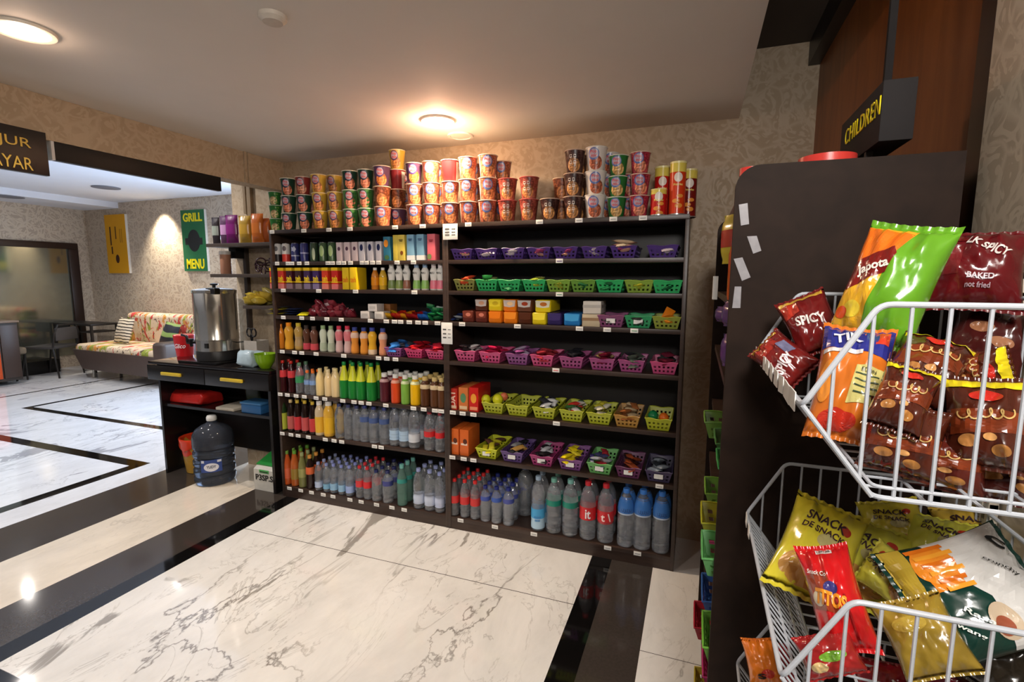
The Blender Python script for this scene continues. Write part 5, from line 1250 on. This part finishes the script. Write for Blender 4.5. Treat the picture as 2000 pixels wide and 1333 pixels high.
# goods on the gondola's aisle side (seen edge on)
gitems=[(1412,418,515,1.3,'snack_bag','yellow chip bag hanging over the gondola edge at the top',(206,190,60),(180,60,40)),
 (1398,540,585,1.45,'price_card','white price card sticking out from the gondola edge',(206,200,190),None),
 (1412,590,640,1.25,'snack_bag','purple snack bag on the gondola, upper one',(90,60,120),None),(1398,600,630,1.5,'snack_bag','purple snack bag on the gondola, one farther back',(84,56,112),None),
 (1410,655,720,1.25,'snack_bag','purple snack bag on the gondola, lower one',(96,60,126),None)]
for px,ya,yb_,Y,nm,lb,c,st in gitems:
    A=at(px,ya,'Y',Y); Cq=at(px,yb_,'Y',Y); h=A[2]-Cq[2]; w_=.10 if nm=='snack_bag' else .012
    if nm=='snack_bag': packet(nm,lb,'snack bag',(A[0]+.03,Y,(A[2]+Cq[2])/2),(0,0,-PI/2+.5),w_,h,.04,c,None,st)
    else:
        b=B(); box(b,-.006,.006,-.02,.02,-h/2,h/2); o=put(nm,b,TAGM); o.location=(A[0],Y,(A[2]+Cq[2])/2); tag(o,lb,'price card')
p=at(1427,395,'Y',1.22); t=thing('sauce_bottle','orange bottle peeking past the upper gondola corner','bottle',(p[0]+.022,1.215,1.43)); b=B(); lathe(b,[(.018,0),(.02,.01),(.02,.10),(.011,.14),(.011,.155)],20); put('bottle_body',b,Pl((206,90,30)),t); b=B(); lathe(b,[(.013,.15),(.013,.172),(.0001,.172)],16); put('cap',b,mat((160,150,140),.4),t)
def side_tray(px,ya,yb_,Y,col,label):
    A=at(px,ya,'Y',Y); Cq=at(px,yb_,'Y',Y); z=min(gz,key=lambda q:abs(q-Cq[2]))
    t=thing('plastic_tray',label,'tray',(xl+.012+.085,Y,z+.001),-PI/2,'trays on the gondola shelves'); 
    put('tray_body',tray_mesh(.12,.095,.06,.19),mat(col,.35,ns=8,na=.05),t)
cols={1:[((46,160,90),'green'),((60,150,80),'green')],}
gt=[(3,[(1.24,(70,170,90),'green'),(1.42,(90,150,80),'green'),(1.62,(120,170,70),'lime')]),(4,[(1.24,(110,190,110),'pale green'),(1.42,(190,190,50),'yellow'),(1.62,(130,180,70),'lime')]),(5,[(1.24,(120,190,70),'lime'),(1.42,(60,110,190),'blue'),(1.62,(196,80,130),'pink')]),(6,[(1.24,(214,70,150),'hot pink'),(1.42,(206,60,130),'hot pink'),(1.62,(190,40,60),'red')]),(7,[(1.24,(206,80,150),'pink'),(1.42,(190,70,130),'pink'),(1.62,(200,180,60),'yellow')])]
for gi,lst in gt:
    for Y,c,cn in lst:
        tt=thing('plastic_tray',f'{cn} tray on the gondola, {["","","","fourth","fifth","sixth","seventh","lowest"][gi]} level, {["nearest","middle","farthest"][int((Y-1.2)/.18)]} one','tray',(xl+.075+.012*((gi+int(Y*50))%3),Y,gz[gi]+.001),-PI/2,'trays on the gondola shelves')
        put('tray_body',tray_mesh(.14,.09,.055,.20),mat(tuple(int(v*.9) for v in c),.35,ns=8,na=.05),tt)
        rr=random.Random(int(Y*100)+gi)
        for q in range(3): packet('snack_packet',f'snack packet in the {cn} tray on gondola level {["","","","four","five","six","seven","eight"][gi]}','snack packet',(xl+.06+.03*q,Y+rr.uniform(-.02,.02),gz[gi]+.04+.012*q),(PI/2-.4,rr.uniform(-.4,.4),rr.uniform(-1,1)),.055,.08,.02,rr.choice(((200,40,60),(230,200,60),(60,140,90),(206,120,160),(226,226,226))),f'packets in the {cn} gondola tray {gi}{Y}'[:-4])
# CHILDREN sign hung above the gondola
t=thing('children_sign','dark hanging sign with yellow letters CHILDREN above the gondola','sign',(.31,1.26,1.78))
b=B(); box(b,-.008,.045,-.12,.165,-.05,.058,.002); put('board',b,mat((20,15,16),.8),t)
text_part('lettering','CHILDREN',.235,.034,YEL,t,(-.0095,.0,.016),(PI/2,0,-PI/2),bold=.0,ext=.0008,space=1.15)
b=B(); box(b,-.002,.010,-.10,-.09,.058,.85); put('hanger',b,mat((14,9,9),.9),t); b=B(); box(b,-.006,.006,-.04,-.028,-.12,-.05); put('support',b,mat((20,12,14),.5),t)
# ================================================================ WIRE BASKETS WITH CHIP BAGS
WIRE=mat((182,187,194),.3,ns=10,na=.04)
RX0,RX1=.12,.455; RYN,RYF=.645,1.115
t=thing('basket_rack','white slotted upright posts that carry the wire baskets on the right wall','rack',(.462,.9,0))
for y in (RYN+.03,RYF-.12):
    b=B()
    for s in (0,.012): box(b,-.004,.009,y-.9+s*1.6-.006,y-.9+s*1.6+.004,0,1.50,.0008)
    for k in range(48): box(b,-.003,.009,y-.9-.006,y-.9+.022,.02+k*.031,.030+k*.031)
    put('upright',b,mat((196,186,170),.4),t)
    b=B(); box(b,-.008,.010,y-.9-.012,y-.9+.028,1.50,1.525,.003); put('cap',b,mat((200,200,198),.4),t)
def wire_basket(zl,label,tags):
    """zl = height of the front lip; profile in XZ swept along Y"""
    zt=zl+.118; zb=zl-.098; xt=RX0+.066; xb=RX0+.075
    t=thing('wire_basket',label,'wire basket',(.30,.88,zb)); ox,oy,oz=.30,.88,zb
    def L(x,y,z): return (x-ox,y-oy,z-oz)
    def arc(pts,n=4,r=.012):
        out=[]
        for i,p in enumerate(pts):
            if i in (0,len(pts)-1): out.append(Vector(p)); continue
            p=Vector(p); a=(Vector(pts[i-1])-p).normalized()*r; c=(Vector(pts[i+1])-p).normalized()*r
            for k in range(n+1): s=k/n; out.append((p+a)*(1-s)**2+p*2*s*(1-s)+(p+c)*s*s)
        return out
    rim=[]
    near=[L(RX0,RYN,zl),L(xt,RYN,zt),L(RX1,RYN,zt)]; far=[L(RX1,RYF,zt),L(xt,RYF,zt),L(RX0,RYF,zl)]
    path=[L(RX1,(RYN+RYF)/2,zt)]+far+list([]) 
    loop=[L(RX1,RYN,zt),L(xt,RYN,zt),L(RX0,RYN,zl),L(RX0,RYF,zl),L(xt,RYF,zt),L(RX1,RYF,zt)]
    P=arc([L(RX1,(RYN+RYF)/2,zt)]+loop+[L(RX1,(RYN+RYF)/2,zt)])
    b=B(); tube(b,P[:-1],.0034,10,True); put('rim_wire',b,WIRE,t)
    # lower frame loop
    P=arc([L(.3,RYN,zb),L(xb,RYN,zb),L(xb,RYF,zb),L(RX1,RYF,zb),L(RX1,RYN,zb),L(.3,RYN,zb)])
    b=B(); tube(b,P[:-1],.0030,8,True)
    P2=[(x,y,z+.012) for x,y,z in P]; tube(b,[Vector(q) for q in P2[:-1]],.0022,8,True); put('bottom_frame',b,WIRE,t)
    def top_z(x): return zl+(zt-zl)*(x-RX0)/(xt-RX0) if x<xt else zt
    def bot_z(x): return zl+(zb-zl)*(x-RX0)/(xb-RX0) if x<xb else zb
    for y,nm in ((RYN,'side_grid'),(RYF,'side_grid')):
        b=B(); x=RX0+.028; 
        while x<RX1-.01:
            tube(b,[L(x,y,top_z(x)),L(x,y,bot_z(x))],.0021,6); x+=.0335
        tube(b,[L(RX0,y,zl),L(xb,y,zb)],.0028,8)
        put(nm,b,WIRE,t)
    b=B(); n=26
    for i in range(1,n):
        y=RYN+(RYF-RYN)*i/n; tube(b,[L(RX0,y,zl),L(xb,y,zb)],.0014,6)
    for f in (.35,.7): tube(b,[L(RX0+(xb-RX0)*f,RYN,zl+(zb-zl)*f),L(RX0+(xb-RX0)*f,RYF,zl+(zb-zl)*f)],.0020,6)
    put('front_grid',b,WIRE,t)
    b=B()
    for i in range(1,14): y=RYN+(RYF-RYN)*i/14; tube(b,[L(xb,y,zb),L(RX1,y,zb)],.0018,6)
    for i in range(1,5): x=xb+(RX1-xb)*i/5; tube(b,[L(x,RYN,zb-.002),L(x,RYF,zb-.002)],.0022,6)
    put('bottom_grid',b,WIRE,t)
    b=B()
    for i in range(1,14): y=RYN+(RYF-RYN)*i/14; tube(b,[L(RX1,y,zt),L(RX1,y,zb)],.0018,6)
    put('back_grid',b,WIRE,t)
    for y,w_,rz in tags:
        b=B(); box(b,-.0022,-.0008,-w_/2,w_/2,-.016,.008,.0006); put('price_tag',b,TAGM,t,L(RX0-.002,y,zl+.002),(rz,0,0))
    return zb
ZB1=wire_basket(1.330,'topmost white wire basket, full of maroon and brown snack bags',[(1.10,.02,.1),(1.05,.025,0),(1.02,.03,.05),(.97,.03,-.05),(.93,.035,0),(.88,.03,.1),(.83,.035,0),(.78,.04,-.1),(.73,.045,.06),(.69,.04,0)])
ZB2=wire_basket(.985,'middle white wire basket with yellow SNACK bags',[(1.085,.022,.15),(1.035,.024,-.1)])
ZB3=wire_basket(.640,'lowest white wire basket, cut off by the photo bottom edge',[(1.0,.025,.1)])
# ---- pillow bags
def bag_fn(w,h,t,seed,wr=1.0):
    sd=Vector((seed*3.7,seed*1.3,seed*.7))
    def S(u,v,s,off=0):
        au,av=abs(u),abs(v)
        e=max(0,1-au**2.6)**.55; q=max(0,1-(av/.90)**2.4)**.6 if av<.90 else 0
        x=w/2*u*(1-.10*(1-v*v)**.8*(.6+.4*q)); z=h/2*v*(1-.05*(1-u*u)*(1 if av>.5 else av*2))
        th=t/2*e*q
        if av<.90:
            f=(av)**2; th*=1+.22*wr*f*math.sin(u*13+seed)+.20*wr*noise.noise(Vector((u*3.2,v*2.6,s))+sd)
            th+=.0022*wr*noise.noise(Vector((u*8,v*6,s*2))+sd)*e
        n=s*(th+off)
        y=n+.02*w*math.sin(u*2+seed)*(1 if True else 0)*.8+ (.0022*math.sin(u*26+seed)*min(1,max(0,av-.75)*6))
        return Vector((x,-y,z))
    return S
def rot_from(A,Cc,nrm):
    up_=(A-Cc).normalized(); n=(nrm-up_*nrm.dot(up_)).normalized(); # n = facing direction = local -Y
    y=-n; x=y.cross(up_).normalized()
    return Matrix((x,y,up_)).transposed().to_4x4()
def chip_bag(label,top,bot,wpx,Y1,Y2,t,col,seed,grp,nrm=None,splits=(),decals=(),texts=(),name='chip_bag',rough=.2,w=None,back=None,seal=None):
    A=at(*top,'Y',Y1); Cc=at(*bot,'Y',Y2); mid=(A+Cc)/2; h=(A-Cc).length
    depth=(mid-CAM).dot(fw); w=w or wpx*depth/FPX
    n=(nrm if nrm is not None else (CAM-mid).normalized()); R_=rot_from(A,Cc,Vector(n))
    S=bag_fn(w,h,t,seed)
    b=B(); nx,ny=30,40; 
    uvc=[]
    for s in (1,-1):
        V=[[b.verts.new(S(2*i/nx-1,2*j/ny-1,s)) for i in range(nx+1)] for j in range(ny+1)]
        for j in range(ny):
            if s<0 and min(abs(2*j/ny-1),abs(2*(j+1)/ny-1))>.895: continue
            for i in range(nx):
                f=b.faces.new((V[j][i],V[j][i+1],V[j+1][i+1],V[j+1][i]))
                u_,v_=(2*(i+.5)/nx-1),(2*(j+.5)/ny-1); mi=0
                if back is not None and s<0: mi=1
                f.material_index=mi
    bmesh.ops.remove_doubles(b,verts=b.verts[:],dist=.0003)
    mats=[mat(col,rough,ns=14,na=.12,bump=.15,coat=.5)]
    if back is not None: mats.append(mat(back,rough,ns=14,na=.12,bump=.15,coat=.5))
    o=put(name,me(b,name,2.2),mats); o.matrix_world=Matrix.Translation(mid)@R_
    tag(o,label,'snack bag',grp)
    def onbag(mesh,layer,m_,nm,side=1):
        def f(x,y,z): return S(max(-.999,min(.999,x)),max(-.999,min(.999,y)),side,.0004+layer*.0005)
        put(nm,warp(mesh,f,nm),m_,o)
    for li,(kind,args,c) in enumerate(decals):
        if kind=='o': msh=disc2(*args,26,6)
        elif kind=='r': msh=grid2(*args[:4],18,14,args[4] if len(args)>4 else 0)
        elif kind=='p': msh=poly2(args)
        onbag(msh,1+li*.55,mat(c,rough,ns=30,na=.15,coat=.4) ,'print')
    for s_,cx_,cy_,tw,th,c,ang,*ex in texts:
        tm=fit_text(s_,tw*w/2,th*h/2,bold=.02 if not ex else ex[0],sub=.10)
        ca,sa=math.cos(ang),math.sin(ang)
        tm=warp(tm,lambda x,y,z:((x*ca-y*sa)/(w/2)+cx_,(x*sa+y*ca)/(h/2)+cy_,0))
        onbag(tm,1+.55*len(decals)+.8,mat(c,.3),'lettering')
    return o
MAR=(96,20,24); BRN=(74,30,18); g1='chip bags in the topmost wire basket'
nl=Vector((-.75,-.62,.15)).normalized()
chip_bag('green and orange chip bag standing upright in the topmost wire basket',(1790,436),(1688,674),0,.92,.90,.085,(98,158,36),1,g1,nrm=Vector((-.58,-.8,.1)),w=.118,back=(104,170,34),
  decals=[('p',[(-.98,-.93),(-.15,-.93),(-.05,-.3),(-.0,.2),(.25,.86),(-.98,.86)],(226,170,40)),('p',[(-.97,.1),(.0,.15),(.22,.80),(-.97,.86)],(226,110,28)),('p',[(-.92,-.18),(-.80,-.26),(.06,.10),(.14,.42),(.02,.54),(-.86,.22)],(120,24,20)),('o',(-.45,-.55,.22,.14),(230,200,60)),('o',(-.72,-.62,.16,.10),(220,80,24))],
  texts=[('Japota',-.30,.15,.80,.20,(240,232,220),.42,.03)])
chip_bag('large maroon BAKED SPICY bag at the right of the topmost basket',(1915,452),(1893,612),150,1.0,.95,.09,(92,16,22),2,g1,
  decals=[('p',[(-.95,-.3),(-.35,-.35),(-.3,.35),(-.9,.3)],(112,34,36)),('o',(-.75,.62,.16,.14),(196,60,40)),('o',(-.35,.6,.3,.1),(110,24,24))],
  texts=[('LK SPICY',.22,.35,.95,.22,(226,214,208),-.45,.03),('BAKED',.12,-.38,.55,.15,(206,190,196),-.02,.03),('not fried',.08,-.58,.5,.11,(176,150,160),-.02)])
chip_bag('maroon SPICY bag leaning at back left of the topmost basket',(1558,578),(1612,690),92,1.06,1.0,.06,(104,22,22),3,g1,
  decals=[('r',(-.9,.9,.72,.88),(206,160,60)),('p',[(-.9,.2),(-.2,.3),(-.2,.7),(-.9,.7)],(176,50,34))],texts=[('SPICY',.05,-.05,1.2,.3,(226,214,208),-.15,.03)])
chip_bag('maroon SPICY bag lying in the left corner of the topmost basket',(1487,668),(1575,738),80,1.04,.95,.055,(112,26,24),4,g1,
  decals=[('r',(-.8,.8,.66,.84),(196,150,50)),('p',[(-.8,.1),(.5,.2),(.4,.66),(-.8,.6)],(150,40,30)),('r',(.35,.8,-.3,.2),(110,110,140))],texts=[('SPICY',-.1,-.45,1.2,.3,(220,206,206),.2,.03)])
chip_bag('orange bag with a blue top in front of the left corner of the topmost basket',(1680,636),(1640,868),126,.86,.76,.08,(206,110,34),5,g1,
  decals=[('p',[(-.97,.42),(.97,.30),(.97,.93),(-.97,.93)],(40,46,130)),('r',(.5,.85,.55,.85),(206,60,40)),('p',[(-.05,-.5),(.85,-.45),(.85,.12),(.1,.10)],(206,196,120)),('r',(-.9,.2,.30,.38),(216,210,206)),('o',(-.2,-.75,.5,.14),(190,50,34)),('o',(-.68,-.2,.22,.34),(226,140,50))]+[('r',(.1,.75,-.05-.1*i,-.03-.1*i),(60,80,60)) for i in range(4)],
  texts=[('TIK',-.25,.60,.8,.20,(226,226,236),.15,.03),('ECON',.45,.03,.4,.06,(40,50,40),0,.01)])
def brownbag(label,top,bot,wpx,Y1,Y2,seed,t=.07,yel=True,base=BRN,grp=g1):
    dec=[('p',[(-.97,.2),(.97,.2),(.97,-.2),(-.97,-.35)],(120,50,24)),('o',(-.4,-.45,.25,.13),(190,130,70)),('o',(.35,-.6,.22,.12),(176,120,60)),('o',(.1,-.35,.16,.08),(206,150,90))]
    if yel: dec+= [('r',(-.97,.97,.70,.90),(226,206,30)),('o',(.0,.5,.4,.12),(190,40,30))]
    chip_bag(label,top,bot,wpx,Y1,Y2,t,base,seed,grp,decals=dec,texts=[('~',0,.1,1.4,.24,(206,170,104),.1,.02)])
brownbag('brown nut snack bag with yellow seal, upper middle of the topmost basket',(1838,665),(1770,790),120,.84,.76,6)
brownbag('brown nut snack bag with yellow end lying across the topmost basket',(1985,718),(1862,735),88,.80,.84,7,.06)
brownbag('brown nut snack bag with yellow top at the right front of the topmost basket',(1925,735),(1925,925),130,.74,.70,8)
brownbag('dark brown nut bag behind the wires at front centre of the topmost basket',(1780,790),(1745,930),130,.72,.70,9,.06,False)
brownbag('dark red brown bag at the bottom centre of the topmost basket',(1850,830),(1830,960),140,.74,.72,10,.06,False,(84,28,20))
brownbag('dark brown bag pressed to the far right wires of the topmost basket',(1990,880),(1960,985),140,.76,.72,11,.06,False,(70,26,20))
brownbag('brown bag with yellow label between wires, left front of the topmost basket',(1790,715),(1735,845),95,.72,.68,12,.05,True)
chip_bag('dark maroon bag hidden behind the green and orange bag',(1780,690),(1740,820),110,1.02,.95,.06,(60,18,22),13,g1,texts=[('SPICY',0,.3,1.2,.2,(180,170,180),.3,.02)])
chip_bag('dark maroon nut bag under the large BAKED bag',(1960,600),(1900,740),130,1.0,.96,.06,(66,22,20),14,g1,decals=[('o',(-.3,.2,.3,.15),(150,100,70)),('o',(.3,-.1,.3,.15),(160,110,80))])
# ---- middle basket
g2='yellow SNACK bags in the middle wire basket'
def snackbag(label,top,bot,wpx,Y1,Y2,seed,col=(186,180,56),ang=0,t=.06,tp=('SNACK',0,.35,1.1,.2)):
    chip_bag(label,top,bot,wpx,Y1,Y2,t,col,seed,g2,decals=[('o',(-.1,-.62,.7,.26),(190,140,70)),('o',(.2,-.05,.3,.14),(176,166,110)),('o',(.55,.35,.14,.1),(170,50,34))],
      texts=[(tp[0],tp[1],tp[2],tp[3],tp[4],(50,30,40),ang,.02),('DE SNACK',.0,.12,1.2,.13,(60,34,44),ang,.02)])
snackbag('yellow SNACK bag leaning in the left corner of the middle basket',(1628,985),(1560,1175),135,.98,.80,21,(206,192,52),-.1)
snackbag('yellow green SNACK bag, second from left in the middle basket',(1706,1018),(1660,1185),150,1.0,.86,22,(190,184,60),-.5)
snackbag('yellow SNACK bag standing at the back of the middle basket',(1728,975),(1770,1095),105,1.06,.98,23,(186,170,50),-.2)
snackbag('yellow green SNACK bag at the centre of the middle basket',(1842,1010),(1830,1140),120,1.02,.92,24,(180,176,60),-.35)
snackbag('gold SNACK bag at the back right of the middle basket',(1885,985),(1935,1115),125,1.06,.98,25,(170,140,50),-.2)
snackbag('yellow green SNACK bag lying flat in front of the others in the middle basket',(1690,1090),(1800,1165),100,.86,.80,26,(186,180,70),1.3)
chip_bag('glossy red bag with orange lettering at the left front of the middle basket',(1600,1062),(1668,1282),98,.78,.70,.07,(196,22,26),27,'front bags in the middle wire basket',
  decals=[('p',[(-.98,-.2),(.0,-.35),(-.1,.45),(-.98,.38)],(150,60,34)),('r',(-.25,.35,.80,.90),(226,220,214)),('o',(-.1,.12,.26,.12),(60,56,120)),('o',(-.65,-.05,.2,.14),(206,190,160)),('r',(.3,.38,-.85,.0),(150,20,24))],
  texts=[('TITOS',-.22,-.08,1.15,.28,(236,150,40),-.35,.05),('Snack Co',-.45,.42,.7,.09,(240,230,220),-.3,.02),('UNTAR',.05,.85,.5,.05,(60,50,60),0,.01)])
chip_bag('green and red fruit snack bag under the red bag in the middle basket',(1600,1235),(1640,1325),110,.70,.68,.04,(150,30,30),28,'front bags in the middle wire basket',decals=[('o',(.1,.1,.5,.22),(110,160,50)),('o',(-.5,-.3,.3,.25),(206,176,120))])
chip_bag('dark green and white Rasa Bawang fries bag at the right of the middle basket',(2030,1125),(1770,1195),165,.80,.76,.06,(14,52,44),29,'front bags in the middle wire basket',nrm=Vector((-.25,-.75,.6)),w=.15,
  decals=[('p',[(-.98,.93),(-.98,-.30),(-.3,-.2),(.15,.1),(.98,.0),(.98,.93)],(206,204,200)),('p',[(-.98,-.93),(-.98,-.60),(.98,-.80),(.98,-.93)],(176,150,50)),('r',(-.85,-.1,-.55,-.1),(226,130,34)),('o',(-.55,-.35,.34,.3),(232,140,40)),('o',(.55,.05,.3,.2),(196,176,150)),('o',(.62,.0,.16,.12),(150,80,56))]+[('r',(-.9+.15*i,-.82+.15*i,-.6+.04*i,-.05+.05*(i%2)),(236,160,50) if i%2 else (214,110,24)) for i in range(6)],
  texts=[('Rasa',.40,-.25,.46,.075,(230,236,230),.72,.02),('Bawang',.50,-.52,.62,.08,(230,236,230),.72,.02),('crunchy',-.25,.50,.55,.08,(30,34,34),.72,.01),('C',-.65,.72,.34,.14,(20,24,26),.72,.06)])
chip_bag('gold backed crunchy snack bag under the green Rasa Bawang bag',(1760,1165),(1850,1330),130,.76,.70,.05,(150,124,44),30,'front bags in the middle wire basket',decals=[('o',(-.2,.3,.5,.2),(176,150,60))])
chip_bag('dark wrapped snack bag at the far right bottom of the middle basket',(1960,1210),(1900,1340),150,.84,.80,.05,(40,34,26),31,'front bags in the middle wire basket')
# ---- lowest basket
chip_bag('orange snack bag at the left of the lowest wire basket',(1478,1245),(1500,1345),62,.98,.94,.05,(226,120,28),41,'bags in the lowest wire basket',decals=[('o',(.2,-.4,.4,.2),(206,50,34))],texts=[('S',-.2,-.5,.5,.25,(40,24,20),0,.05)])
chip_bag('red snack bag behind the orange one in the lowest wire basket',(1512,1255),(1530,1350),60,1.04,1.0,.05,(150,30,40),42,'bags in the lowest wire basket')
chip_bag('dark red snack bag in the middle of the lowest wire basket',(1730,1290),(1745,1400),120,.86,.82,.05,(130,20,34),43,'bags in the lowest wire basket')
chip_bag('maroon snack bag at the right of the lowest wire basket',(1850,1300),(1870,1400),120,.86,.82,.05,(96,20,30),44,'bags in the lowest wire basket')
